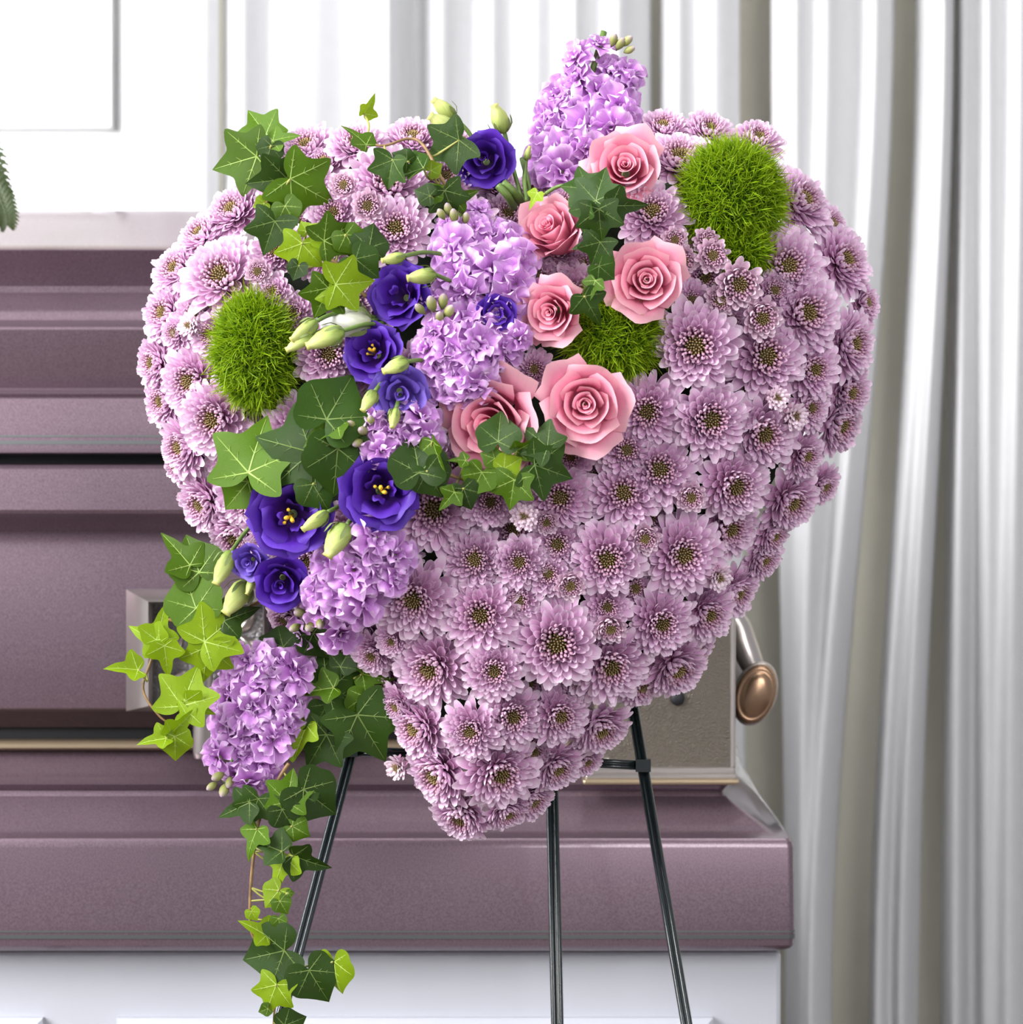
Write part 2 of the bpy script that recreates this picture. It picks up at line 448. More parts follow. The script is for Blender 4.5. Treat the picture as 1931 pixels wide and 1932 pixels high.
XEND = 1496.0      # photo column of the base's right end
casket_root = P(700, 1791, YC+0.25)
cas = empty('casket', loc=casket_root)
tag(cas, 'mauve metallic casket with pewter hardware behind the flower heart', 'casket')
def cpt(px, py, dy):
    """casket point: photo column and row, dy mm behind the base's front face"""
    return P(px, py, YC+dy*0.001) - casket_root
def loft(name, prof, mat, xend=XEND, rnd=6, depth=0.56, smooth_ang=30):
    vs = []; fs = []
    seg = 5
    npt = 0
    loops = []
    for py, dy in prof:
        y = YC+dy*0.001
        pr = P(xend, py, YC) ; xr = pr.x - dy*0.001
        z = P(0, py, y).z
        rr = rnd*0.001
        lp = [Vector((P(-420, 0, YC).x, y, z))]
        for k in range(seg+1):
            a = (PI/2)*k/seg
            lp.append(Vector((xr-rr+rr*math.sin(a), y+rr-rr*math.cos(a), z)))
        lp.append(Vector((xr, YC+depth-dy*0.001, z)))
        lp.append(Vector((P(-420, 0, YC).x, YC+depth-dy*0.001, z)))
        loops.append(lp)
    n = len(loops[0])
    for lp in loops: vs += [p-casket_root for p in lp]
    for i in range(len(loops)-1):
        for k in range(n):
            k2 = (k+1) % n
            fs.append((i*n+k, (i+1)*n+k, (i+1)*n+k2, i*n+k2))
    fs.append(tuple(range(n))); fs.append(tuple((len(loops)-1)*n+k for k in range(n-1, -1, -1)))
    me = mesh_from(name, vs, fs, None, mat)
    autosmooth(me, smooth_ang)
    return link(name, me, cas)
lid_prof = [(398, 250), (405, 236), (436, 175), (462, 128), (468, 116), (472, 113), (478, 115), (505, 127), (540, 137), (552, 137), (562, 128), (584, 113), (590, 110), (604, 108),
            (606, 106), (613, 88), (617, 82), (622, 81), (680, 86), (732, 96), (736, 94), (740, 79), (743, 77), (749, 79), (752, 76), (800, 67), (845, 60), (854, 60), (857, 63)]
loft('lid', lid_prof, m_cask)
loft('gasket', [(852, 96), (884, 96)], m_black)
body_prof = [(877, 62), (879, 57), (885, 53), (920, 49), (962, 46), (969, 48), (974, 54), (1000, 74), (1004, 75), (1010, 72), (1040, 67), (1100, 62), (1180, 60), (1270, 61), (1336, 66), (1341, 70), (1344, 78), (1366, 96), (1372, 100)]
loft('body', body_prof, m_cask)
loft('shadow_gap', [(1368, 108), (1402, 108)], m_black)  # black strip: shade of the recess put into its colour
loft('trim_strip', [(1397, 92), (1399, 86), (1404, 83), (1411, 83), (1414, 86), (1416, 92)], m_tan)
base_prof = [(1414, 96), (1420, 92), (1440, 83), (1465, 68), (1476, 55), (1480, 52), (1484, 54), (1492, 57), (1502, 55), (1520, 44), (1540, 33), (1554, 25), (1566, 19), (1573, 15), (1578, 8), (1582, 2), (1588, 0), (1600, -1), (1760, -2), (1784, -1), (1790, 2), (1793, 8), (1795, 30)]
loft('base_moulding', base_prof, m_cask)
def stripe(py0, py1, dy0, dy1, xend=XEND, lab=None):
    prof = [(py0, dy0+1), (py0, dy0-0.5), (py1, dy1-0.5), (py1, dy1+1)]
    return loft('pinstripe', prof, m_strip, xend)
stripe(821, 824.5, 63.9, 63.4); stripe(831.5, 838.5, 62.1, 61.2)
stripe(1756, 1759.5, -2, -2); stripe(1764, 1771.5, -2, -1.8)

# corner hardware at the right end of the body
hw = link('corner_hardware', None, cas) if False else None
def cbox(name, px0, px1, py0, py1, dyf, dyb, mat, parent, bev=0.003):
    a = cpt(px0, py1, dyf); b = cpt(px1, py0, dyf)
    yb = YC+dyb*0.001-casket_root.y
    me = bevel_box_mesh(name, a.x, b.x, a.y, yb, a.z, b.z, mat, bev)
    return link(name, me, parent)
cp = cbox('corner_plate', 1120, 1386, 1120, 1462, 44, 150, m_bronze, cas, 0.004)
cp['label'] = 'hammered bronze corner plate'
cbox('corner_step', 1108, 1389, 1448, 1462, 40, 152, m_pew, cp, 0.002)
cbox('corner_step', 1104, 1392, 1460, 1472, 36, 154, m_pew, cp, 0.002)
cbox('corner_foot', 1100, 1396, 1471, 1481, 31, 156, m_tan, cp, 0.002)
cbox('corner_edge', 1378, 1389, 1120, 1450, 42, 60, m_pew, cp, 0.002)
# bolt hole in the plate
mbm = MB(); mbm.lathe([(0.0062, -0.004), (0.0062, 0.001), (0.005, 0.0025), (0.001, 0.003)], 14)
o = link('bolt', mbm.mesh('bolt', m_black), cp); o.matrix_basis = Matrix.Translation(cpt(1279, 1318, 43)) @ Matrix.Rotation(PI/2, 4, 'X')
mbm = MB(); mbm.lathe([(0.005, -0.004), (0.005, 0.001), (0.004, 0.003), (0.001, 0.004)], 14)
o = link('bolt', mbm.mesh('bolt', m_pew), cp); o.matrix_basis = Matrix.Translation(cpt(1146, 1439, 43)) @ Matrix.Rotation(PI/2, 4, 'X')
# end handle: arm out of the end face and bar with an oval bronze cap
mbm = MB(); mbm.tube(smooth_path([cpt(1372, 1150, 96), cpt(1393, 1180, 96), cpt(1404, 1215, 94), cpt(1418, 1250, 92), cpt(1436, 1285, 92)], 5), [0.0085+0.0035*abs(math.sin(i*0.16)) for i in range(21)], 12)
ha = link('handle_arm', mbm.mesh('handle_arm', m_pew), cas)
def oval(name, rx, rz, prof, mat, px, py, dy, tilt, parent):
    mbm = MB(); mbm.lathe(prof, 28, None, rx, rz)
    o = link(name, mbm.mesh(name, mat), parent)
    o.matrix_basis = Matrix.Translation(cpt(px, py, dy)) @ Matrix.Rotation(tilt, 4, 'Y') @ Matrix.Rotation(PI/2, 4, 'X')
    return o
hb = oval('handle_bar', 0.0185, 0.0285, [(0.9, -0.22), (0.98, -0.02), (1.0, -0.004), (1.04, 0.0), (1.04, 0.004), (0.98, 0.008)], m_pew, 1425, 1308, 72, 0.32, cas)
mbm = MB(); mbm.lathe([(0.98, 0.006), (0.95, 0.012), (0.86, 0.015), (0.80, 0.0155), (0.76, 0.0145), (0.70, 0.0165), (0.45, 0.018), (0.2, 0.0187), (0.02, 0.019)], 32, None, 0.0185, 0.0285)
o = link('end_cap', mbm.mesh('end_cap', m_bcap), hb); o['label'] = 'oval bronze end cap'
# handle plate on the left
hp = cbox('handle_plate', 240, 508, 1112, 1342, 54, 66, m_ham, cas, 0.002)
hp['label'] = 'pewter handle plate with leaf relief'
def bar_strip(name, pts, mat, parent):
    """closed section swept: pts = two lists of 4 corner points"""
    vs = pts[0]+pts[1]
    fs = [(0, 1, 5, 4), (1, 2, 6, 5), (2, 3, 7, 6), (3, 0, 4, 7), (3, 2, 1, 0), (4, 5, 6, 7)]
    me = mesh_from(name, vs, fs, None, mat, smooth=False)
    return link(name, me, parent)
def frame_side(px0, py0, px1, py1, ipx0, ipy0, ipx1, ipy1):
    """one side of the plate's frame, hollowed like a cove between outer and inner edge"""
    vs = []; fs = []
    n = 7
    for i in range(n):
        t = i/(n-1)
        dy = 52-34*math.sin(t*PI/2)**0.8 if t < 0.86 else 18+6*(t-0.86)/0.14
        for (a, b, c, d) in ((px0, py0, ipx0, ipy0), (px1, py1, ipx1, ipy1)):
            vs.append(cpt(a+(c-a)*t, b+(d-b)*t, dy))
    for (c, d) in ((ipx0, ipy0), (ipx1, ipy1)): vs.append(cpt(c, d, 50))
    for i in range(n): fs.append((2*i, 2*i+1, 2*i+3, 2*i+2))
    me = mesh_from('plate_frame', vs, fs, None, m_pew); autosmooth(me, 40)
    return link('plate_frame', me, hp)
frame_side(238, 1112, 238, 1342, 288, 1140, 288, 1330)
frame_side(508, 1342, 508, 1112, 496, 1330, 496, 1140)
frame_side(508, 1112, 238, 1112, 496, 1140, 288, 1140)
frame_side(238, 1342, 508, 1342, 288, 1330, 496, 1330)
def orn_leaf(px, py, ang, ln):
    def fn(u, v):
        w = 0.24*math.sin(PI*min(1, v*0.98+0.01))**0.8
        return (u*w, v, 0.16*(1-abs(u)**1.3)*math.sin(PI*v)**0.6)
    v, f, uv = grid(6, 8, fn)
    mbm = MB(); mbm.add(v, f, uv)
    o = link('leaf_ornament', mbm.mesh('leaf_ornament', m_pew), hp)
    d = Vector((math.cos(ang), 0, math.sin(ang))); nrm = Vector((0, -1, 0)); x = d.cross(nrm)
    o.matrix_basis = Matrix.Translation(cpt(px, py, 52)) @ Matrix((x, d, nrm)).transposed().to_4x4() @ Matrix.Scale(ln*S*1.1, 4)
for (px, py, a, l) in [(448, 1195, 0.85, 50), (440, 1190, 2.3, 55), (452, 1200, -0.7, 52), (446, 1203, -2.3, 56), (312, 1302, 0.75, 54), (345, 1200, -2.3, 50), (352, 1205, 0.8, 50), (345, 1278, -0.6, 50)]:
    orn_leaf(px, py, a, l)
mbm = MB(); mbm.lathe([(0.0082, -0.076), (0.0092, -0.07), (0.0092, -0.03), (0.0085, 0.0), (0.0095, 0.008), (0.006, 0.014)], 18)
o = link('handle_arm', mbm.mesh('handle_arm', m_pew), cas); o.matrix_basis = Matrix.Translation(cpt(384, 1268, 34))
o['label'] = 'pewter swing arm of the side handle'
# clear film over the right end of the base
vs = []; fs = []
nA, nB = 12, 7
rr = random.Random(5)
for i in range(nA+1):
    t = i/nA
    a = cpt(1383+98*t**1.5, 1378+195*t, 140+8*math.sin(5*t)); b = cpt(1384+100*t**0.75, 1470+104*t**1.2, 100-40*t)
    for k in range(nB+1):
        s_ = k/nB
        p = a.lerp(b, s_); p.y += 0.006*math.sin(7*s_+4*t)+rr.uniform(-.002, .002); p.x += rr.uniform(-.0008, .0008)
        vs.append(p)
for i in range(nA):
    for k in range(nB):
        a = i*(nB+1)+k; fs.append((a, a+1, a+nB+2, a+nB+1))
ov = vs[:]
o = link('plastic_film', mesh_from('plastic_film', [v-vs[-1] for v in vs], fs, None, m_film), loc=vs[-1]+casket_root)
tag(o, 'crumpled clear plastic film stretched over the casket base corner', 'plastic film')
md = o.modifiers.new('thickness', 'SOLIDIFY'); md.thickness = 0.0004

# ------------------------------------------------------------------ white bier
m_bier = plain('bier_white_paint', (0.50, 0.515, 0.57), 0.45, coat=0.1)
br = empty('casket_bier', loc=(P(700, 1793, YC+0.05).x, YC+0.3, 0))
tag(br, 'white panelled bier the casket rests on', 'bier')
zt = P(0, 1795, YC+0.03).z
yb0 = YC+0.035
def bx(px): return P(px, 0, yb0).x - br.location.x
bl, brx = P(-420, 0, yb0).x, P(1474, 0, yb0).x
ztop_local = P(0, 1796, YC+0.03).z
me = bevel_box_mesh('bier_body', bl-br.location.x, brx-br.location.x, yb0-br.location.y, YC+0.52-br.location.y, 0, ztop_local, m_bier, 0.004)
link('bier_body', me, br)
def bier_panel(px0, px1):
    x0, x1 = bx(px0), bx(px1); z1 = P(0, 1918, yb0).z; z0 = 0.12
    y = yb0-br.location.y
    steps = [(0, y+0.001), (0.0, y-0.009), (0.006, y-0.012), (0.011, y-0.009), (0.017, y-0.006), (0.021, y-0.001)]
    vs = []; fs = []
    for ins, yy in steps:
        vs += [(x0+ins, yy, z0+ins), (x1-ins, yy, z0+ins), (x1-ins, yy, z1-ins), (x0+ins, yy, z1-ins)]
    for i in range(len(steps)-1):
        for k in range(4):
            k2 = (k+1) % 4
            fs.append((i*4+k, i*4+k2, (i+1)*4+k2, (i+1)*4+k))
    link('panel_moulding', mesh_from('panel_moulding', vs, fs, None, m_bier, smooth=False), br)
bier_panel(-380, 83); bier_panel(222, 1345)

# fern frond hanging over the lid, left edge
fr = empty('fern_frond', loc=P(-170, 446, YC+0.14))
tag(fr, 'dark green fern frond drooping onto the casket lid', 'fern')
fl = fr.location
path = smooth_path([P(-170, 446, YC+0.14), P(-150, 300, YC+0.13), P(-100, 225, YC+0.12), P(-50, 270, YC+0.10), P(-16, 340, YC+0.09), P(8, 395, YC+0.08), P(14, 424, YC+0.078)], 6)
mbm = MB(); mbm.tube([p-fl for p in path], [0.0016]*(len(path)-8)+[0.0012-0.0001*i for i in range(8)], 5)
link('rachis', mbm.mesh('rachis', M['fern']), fr)
def pinna_fn(u, v):
    tooth = 1+0.35*math.sin(v*40)
    w = 0.16*(1-v)**0.6*tooth*(0.4+0.6*min(1, v*6))
    return (u*w, v, -0.18*v*v+0.05*abs(u))
pin = MB(); pin.add(*grid(2, 18, pinna_fn)); pin_me = pin.mesh('pinna', M['fern'])
for i in range(8, len(path)-1):
    t = i/(len(path)-1)
    d = (path[min(i+1, len(path)-1)]-path[i-1]).normalized()
    ln = 0.05*(1-t)**0.8+0.006
    for sgn in (-1, 1):
        side = d.cross(Vector((0, -1, 0))).normalized()*sgn
        dirn = (side*0.55+d*0.95).normalized()
        nrm = Vector((0.1*sgn, -1, 0.2)); nrm = (nrm-dirn*nrm.dot(dirn)).normalized()
        x = dirn.cross(nrm)
        o = link('pinna', pin_me, fr)
        o.matrix_basis = Matrix.Translation(path[i]-fl) @ Matrix((x, dirn, nrm)).transposed().to_4x4() @ Matrix.Scale(ln, 4)

# ------------------------------------------------------------------ heart form
HEART = [(985, 330), (900, 240), (800, 208), (690, 205), (590, 225), (500, 290), (420, 350), (340, 440), (280, 510), (255, 610), (250, 690), (275, 790), (305, 880), (340, 960),
         (390, 1030), (470, 1100), (540, 1190), (640, 1270), (715, 1340), (735, 1430), (770, 1490), (810, 1540), (870, 1590), (930, 1590), (1000, 1550), (1050, 1500), (1130, 1440),
         (1210, 1370), (1300, 1310), (1350, 1240), (1400, 1180), (1450, 1090), (1500, 1010), (1570, 930), (1610, 830), (1650, 730), (1668, 640), (1655, 520), (1600, 410), (1530, 310),
         (1440, 250), (1330, 215), (1210, 208), (1090, 250)]
HP = np.array(HEART, float)
A_ = HP; B_ = np.roll(HP, -1, axis=0)
def heart_sd(px, py):
    """distance inside the outline in photo pixels (negative outside), and inward direction"""
    p = np.array([px, py], float)
    ab = B_-A_; t = np.clip(((p-A_)*ab).sum(1)/(ab*ab).sum(1), 0, 1)
    q = A_+ab*t[:, None]; dv = p-q; dist = np.hypot(dv[:, 0], dv[:, 1]); i = dist.argmin()
    inside = False
    for k in range(len(HP)):
        x1, y1 = HP[k]; x2, y2 = HP[k-1]
        if (y1 > py) != (y2 > py) and px < (x2-x1)*(py-y1)/(y2-y1)+x1: inside = not inside
    dd = dist[i]; n = dv[i]/max(dd, 1e-6)
    return (dd if inside else -dd), (n if inside else -n)
RD = 330.0; HD = 0.125
def height0(px, py):
    d, _ = heart_sd(px, py)
    t = max(0.0, min(1.0, d/RD))
    return HD*math.sqrt(max(0.0, 1-(1-t)**2))
_hc = {}
def height(px, py):
    """smoothed dome height (metres towards the camera)"""
    k = (round(px/6), round(py/6))
    if k not in _hc:
        s = 0; c = 0
        for dx in (-45, 0, 45):
            for dy in (-45, 0, 45):
                w = 2 if dx == 0 and dy == 0 else 1
                s += w*height0(px+dx, py+dy); c += w
        _hc[k] = s/c
    return _hc[k]
def dome_normal(px, py):
    d, n = heart_sd(px, py)
    t = max(0.05, min(1.0, d/RD))
    e = 30
    gx = (height(px+e, py)-height(px-e, py))/(2*e*S); gy = (height(px, py+e)-height(px, py-e))/(2*e*S)
    v = Vector((-gx*0.62, -1, gy*0.62))
    return v.normalized()
def on_heart(px, py, off=0.0):
    return P(px, py, -height(px, py)-off)

# foam form: outline pulled in, domed front, flat back
def build_foam():
    cx, cy = 960, 760
    rings = [(0.0, 0), (0.25, 0), (0.5, 0), (0.7, 0), (0.84, 0), (0.92, 0)]
    n = 72
    vs = []; fs = []
    # resample outline
    per = np.hypot(*(B_-A_).T); cum = np.concatenate([[0], np.cumsum(per)])
    outl = []
    for k in range(n):
        s = cum[-1]*k/n; i = min(len(per)-1, np.searchsorted(cum, s, 'right')-1)
        outl.append(A_[i]+(B_[i]-A_[i])*((s-cum[i])/per[i]))
    ctr = P(cx, cy, 0)
    def pt(k, f, back=False):
        x = cx+(outl[k][0]-cx)*f; y = cy+(outl[k][1]-cy)*f
        if back: return P(x, y, 0.028)
        h = max(-0.002, height(x, y)-0.045)
        return P(x, y, -h)
    vs.append(P(cx, cy, -max(0, height(cx, cy)-0.045)))
    fr_ = [0.2, 0.4, 0.58, 0.72, 0.83]
    for f in fr_:
        for k in range(n): vs.append(pt(k, f))
    for f in (0.83, 0.5):
        for k in range(n): vs.append(pt(k, f, True))
    vs.append(P(cx, cy, 0.028))
    for k in range(n): fs.append((0, 1+k, 1+(k+1) % n))
    for r in range(6):
        for k in range(n):
            a = 1+r*n+k; b = 1+r*n+(k+1) % n
            fs.append((a, a+n, b+n, b))
    last = len(vs)-1
    for k in range(n): fs.append((1+6*n+k, last, 1+6*n+(k+1) % n))
    root = P(cx, cy, 0.0)
    me = mesh_from('heart_form', [v-root for v in vs], fs, None, M['foam'])
    return link('heart_form', me, loc=root)
tag(build_foam(), 'dark mossy heart-shaped form hidden under the chrysanthemums', 'flower form')

# ------------------------------------------------------------------ wire easel
ez = empty('wire_easel', loc=(P(960, 0, 0.03).x, 0.05, 0))
tag(ez, 'black wire easel holding up the flower heart', 'easel')
el = Vector(ez.location)
def rail(name, p0, p1, r=0.0032):
    mbm = MB()
    a = Vector(p0); b = Vector(p1); t = (b-a).normalized(); s = t.cross(Vector((0, 1, 0))).normalized()
    # folded U channel: two ribs and a web
    for off in (-1, 1):
        mbm.tube([a+s*off*r*0.75-el, b+s*off*r*0.75-el], r*0.72, 8)
    mbm.tube([a+Vector((0, r*0.5, 0))-el, b+Vector((0, r*0.5, 0))-el], r*0.9, 6)
    return link(name, mbm.mesh(name, M['easel']), ez)
def down(px0, py0, px1, py1, y0, yf):
    """leg through two photo points, carried on to the floor; y runs from y0 at the top to yf at the floor"""
    a = P(px0, py0, y0); b = P(px1, py1, y0+(yf-y0)*0.45)
    d = b-a; t = (0.004-a.z)/d.z
    return a, a+d*t
a, b = down(664, 1416, 527, 1932, 0.035, -0.02)
rail('leg', a+(a-b)*0.22, b)
a, b = down(1203, 1385, 1296, 1932, 0.035, -0.02)
rail('leg', a+(a-b)*0.22, b)
a = P(1040, 1400, 0.07); b_ = P(1052, 1932, 0.10); d = b_-a; t = (0.004-a.z)/d.z
rail('leg', a-d*0.3, a+d*t, 0.0036)
rail('crossbar', P(649, 1418, 0.028), P(800, 1421, 0.028), 0.0026)
rail('crossbar', P(1080, 1437, 0.028), P(1223, 1445, 0.028), 0.0026)
rail('crossbar', P(800, 1421, 0.05), P(1080, 1437, 0.05), 0.0026)
mbm = MB(); c = P(1214, 1444, 0.026)-el; mbm.box(c.x-0.006, c.x+0.006, c.y-0.004, c.y+0.006, c.z-0.005, c.z+0.005)
link('clip', mbm.mesh('clip', M['easel'], False), ez)
mbm = MB(); c = P(661, 1418, 0.026)-el; mbm.box(c.x-0.006, c.x+0.006, c.y-0.004, c.y+0.006, c.z-0.004, c.z+0.004)
link('clip', mbm.mesh('clip', M['easel'], False), ez)

# ------------------------------------------------------------------ chrysanthemums
def mum_petal(kind, seed):
    r = random.Random(seed)
    tw = r.uniform(-0.25, 0.25); bend = r.uniform(-0.08, 0.08); notch = r.uniform(0, 0.05)
    def fn(u, v):
        if v < 0.66: w = 0.34+0.66*math.sin(v/0.66*PI/2)
        else: w = math.sqrt(max(0.0, 1-((v-0.66)/0.352)**2))
        x = u*w
        y = v-notch*(1-abs(u))*max(0, v-0.9)*6
        if kind == 'outer': z = 0.16*v-0.20*v*v
        elif kind == 'mid': z = -0.10*math.sin(PI*v)+0.06*v*v
        else: z = -0.16*math.sin(PI*v)+0.12*v**3
        cup = {'outer': 0.045, 'mid': 0.075, 'in': 0.11}[kind]
        z += cup*(u*u)*w + tw*0.05*u*w*v
        return (x+bend*v*v*2, y, z)
    vv = (0.0, 0.28, 0.54, 0.74, 0.88, 0.965, 1.0)
    v, f, uv = grid(4, 6, lambda u, v: fn(u, vv[round(v*6)]))
    uv = [(a, vv[round(b*6)]) for a, b in uv]
    mb_ = MB(); mb_.add(v, f, uv)
    return mb_
PET = {}
for kind in ('outer', 'mid', 'in'):
    PET[kind] = [mum_petal(kind, i*17+len(kind)) for i in range(4)]
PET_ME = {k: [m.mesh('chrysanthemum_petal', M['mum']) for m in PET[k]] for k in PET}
PALE_ME = {k: [m.mesh('chrysanthemum_bud_petal', M['mum_pale']) for m in PET[k]] for k in PET}

def petal_mat4(az, b, zb, tip_r, tip_z, hw, roll):
    """petal from base (b, zb) to tip (tip_r, tip_z) in the plane at azimuth az"""
    dy, dz = tip_r-b, tip_z-zb
    ln = math.hypot(dy, dz); e = math.atan2(dz, dy)
    return (Matrix.Rotation(az, 4, 'Z') @ Matrix.Translation((0, b, zb)) @ Matrix.Rotation(e, 4, 'X')
            @ Matrix.Rotation(roll, 4, 'Y') @ Matrix.Diagonal((hw, ln, ln, 1)))
GA = PI*(3-math.sqrt(5))
def mum_geom(t):
    """unit flower: base and tip of the petal at stage t (0 inner, 1 outer)"""
    tip_r = 0.30+0.70*t**0.9; tip_z = 0.40-0.44*t**1.25
    return 0.05+0.12*math.sqrt(t), 0.06-0.14*t, tip_r, tip_z
def inner_variant(seed, t_max, n):
    r = random.Random(seed); mb_ = MB()
    for k in range(n):
        t = t_max*(k+0.5)/n
        b, zb, tr, tz = mum_geom(t)
        kind = 'in' if t < 0.22 else 'mid'
        m4 = petal_mat4(k*GA+r.uniform(-.08, .08), b, zb, tr*r.uniform(.95, 1.05), tz+r.uniform(-.03, .03), 0.048+0.075*t, r.uniform(-.35, .35))
        p = PET[kind][r.randrange(4)]
        mb_.add(p.v, p.f, p.uv, m4)
    return mb_.mesh('inner_petals', M['mum'])
def disc_variant(seed, rad, n, z0, mat):
    r = random.Random(seed); mb_ = MB()
    for k in range(n):
        q = math.sqrt((k+0.5)/n); a = k*GA
        rr = rad*q; zz = z0+0.06*(1-q*q)-0.02*q
        h = 0.055+0.05*q; w = rad*0.85/math.sqrt(n)
        tilt = 0.5*q+r.uniform(-.15, .15)
        m4 = Matrix.Translation((rr*math.cos(a), rr*math.sin(a), zz)) @ Matrix.Rotation(a, 4, 'Z') @ Matrix.Rotation(tilt, 4, 'Y')
        v = [(w*math.cos(i*PI/2), w*math.sin(i*PI/2), 0) for i in range(4)]+[(w*.8*math.cos(i*PI/2+.6), w*.8*math.sin(i*PI/2+.6), h*.75) for i in range(4)]+[(0, 0, h)]
        f = [(i, (i+1) % 4, 4+(i+1) % 4, 4+i) for i in range(4)]+[(4+i, 4+(i+1) % 4, 8) for i in range(4)]
        mb_.add(v, f, [(0.5, q*0.3)]*4+[(0.5, 0.3+q*0.5)]*4+[(0.5, 0.55+0.45*q)], m4)
    # ground of the disc
    g = [(0, 0, z0)]+[(rad*1.1*math.cos(i*PI/8), rad*1.1*math.sin(i*PI/8), z0-0.06) for i in range(16)]
    mb_.add(g, [(0, 1+i, 1+(i+1) % 16) for i in range(16)], [(0.5, 0.05)]*17)
    return mb_.mesh('disc_florets', mat)
def quill_variant(seed, r0, r1, n, z0):
    r = random.Random(seed); mb_ = MB()
    for k in range(n):
        q = (k+.5)/n; a = k*GA; rr = r0+(r1-r0)*math.sqrt(q)
        h = 0.16+0.06*q; w = 0.028+0.008*q
        lean = 0.15+0.35*q+r.uniform(-.12, .12)
        m4 = Matrix.Rotation(a+r.uniform(-.1, .1), 4, 'Z') @ Matrix.Translation((rr*0.78, 0, z0-0.08)) @ Matrix.Rotation(lean, 4, 'Y')
        prof = [(w*.6, 0), (w*.9, h*.5), (w*1.05, h*.85), (w*.6, h)]
        b2 = MB(); b2.lathe(prof, 5); mb_.add(b2.v, b2.f, b2.uv, m4)
    return mb_.mesh('quill_florets', M['mum_quill'])
INNER = [inner_variant(50+i, 0.40, 46) for i in range(5)]
DISC = [disc_variant(i, 0.17, 44, 0.20, M['mum_disc']) for i in range(3)]
QUILL = [quill_variant(i, 0.16, 0.30, 46, 0.25) for i in range(3)]
def calyx_mesh():
    mb_ = MB(); mb_.lathe([(0.03, -0.62), (0.035, -0.34), (0.10, -0.27), (0.22, -0.17), (0.24, -0.06), (0.10, 0.02)], 9)
    return mb_.mesh('calyx', M['sepal'])
CALYX = calyx_mesh()
mums = []     # (root, px, py, d, kind)
HIDDEN = {(524, 872), (620, 1120), (1150, 700), (1190, 610), (1400, 470), (640, 860), (1137, 271), (1067, 313), (1193, 257), (1137, 327), (1417, 341), (1025, 411), (1137, 803), (619, 1209), (493, 1069), (470, 330), (850, 1210), (1470, 330), (1260, 560), (660, 760)}     # spots wholly covered by other flowers: nothing to build there
def make_mum(px, py, d, kind='full', off=0.0, nrm=None, name='chrysanthemum'):
    if (px, py) in HIDDEN:
        mums.append((None, px, py, d, kind)); return None
    rng.seed(px*7919+py)
    R = 0.5*d*S*1.21
    n = dome_normal(px, py) if nrm is None else Vector(nrm).normalized()
    n = (n+Vector((rng.uniform(-.10, .10), 0, rng.uniform(-.10, .10)))).normalized()
    hc = 0.28*R
    pos = on_heart(px, py, off+0.012+rng.uniform(-.005, .006)) - n*hc
    mw = Matrix.Translation(pos) @ frame(n, rng.uniform(0, 6.28)) @ Matrix.Scale(R, 4)
    root = empty(name, mw)
    link('calyx', CALYX, root)
    if kind == 'full':
        big = d >= 95
        nind = 62 if big else 40
        link('inner_petals', INNER[rng.randrange(5)], root, Matrix.Rotation(rng.uniform(0, 6), 4, 'Z'))
        link('quill_florets', QUILL[rng.randrange(3)], root)
        link('disc_florets', DISC[rng.randrange(3)], root)
        # one side of many blooms is a little more closed
        lean_az = rng.uniform(0, 6.28); lean = rng.uniform(0.0, 0.16)
        wsc = 1.0 if big else 1.22
        for k in range(nind):
            t = 0.40+0.60*(k+0.5)/nind
            az = k*GA+rng.uniform(-.10, .10)
            b, zb, tr, tz = mum_geom(t)
            q = 0.5+0.5*math.cos(az-lean_az)
            tr *= rng.uniform(0.92, 1.06)*(1-lean*q); tz += rng.uniform(-.06, .05)+lean*q*0.9
            kd = 'outer' if t > 0.72 else 'mid'
            if rng.random() < 0.12: kd = 'in'
            hw = (0.055+0.078*t)*rng.uniform(.88, 1.12)*wsc
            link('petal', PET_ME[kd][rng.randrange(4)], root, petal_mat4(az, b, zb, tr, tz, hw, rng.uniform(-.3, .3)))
    elif kind == 'cup':       # half-open small bloom: upright petals round a green disc
        link('disc_florets', DISC[rng.randrange(3)], root, Matrix.Diagonal((1.5, 1.5, 1.2, 1)))
        link('quill_florets', QUILL[rng.randrange(3)], root, Matrix.Diagonal((1.55, 1.55, 1.05, 1)))
        n_ = 34
        for k in range(n_):
            t = (k+.5)/n_; az = k*GA+rng.uniform(-.1, .1)
            tr = 0.58+0.40*t*rng.uniform(.85, 1.1); tz = 0.48-0.34*t*rng.uniform(.7, 1.1)
            link('petal', PALE_ME['mid' if t > .4 else 'in'][rng.randrange(4)], root, petal_mat4(az, 0.16+.1*t, -.12, tr, tz, 0.13+.03*t, rng.uniform(-.25, .25)))
    else:                     # bud: petals closing over the top
        link('disc_florets', DISC[rng.randrange(3)], root, Matrix.Diagonal((1.9, 1.9, 1.7, 1)))
        n_ = 30
        for k in range(n_):
            t = (k+.5)/n_; az = k*GA+rng.uniform(-.1, .1)
            # bowl-shaped petals leaning inwards
            m4 = (Matrix.Rotation(az, 4, 'Z') @ Matrix.Translation((0, 0.30+0.42*t, -0.15-.05*t)) @ Matrix.Rotation(math.radians(88+12*(1-t)), 4, 'X')
                  @ Matrix.Rotation(rng.uniform(-.15, .15), 4, 'Y') @ Matrix.Diagonal((0.17, 0.78-.10*t, -1.6, 1)))
            link('petal', PALE_ME['in'][rng.randrange(4)], root, m4)
    mums.append((root, px, py, d, kind))
    return root

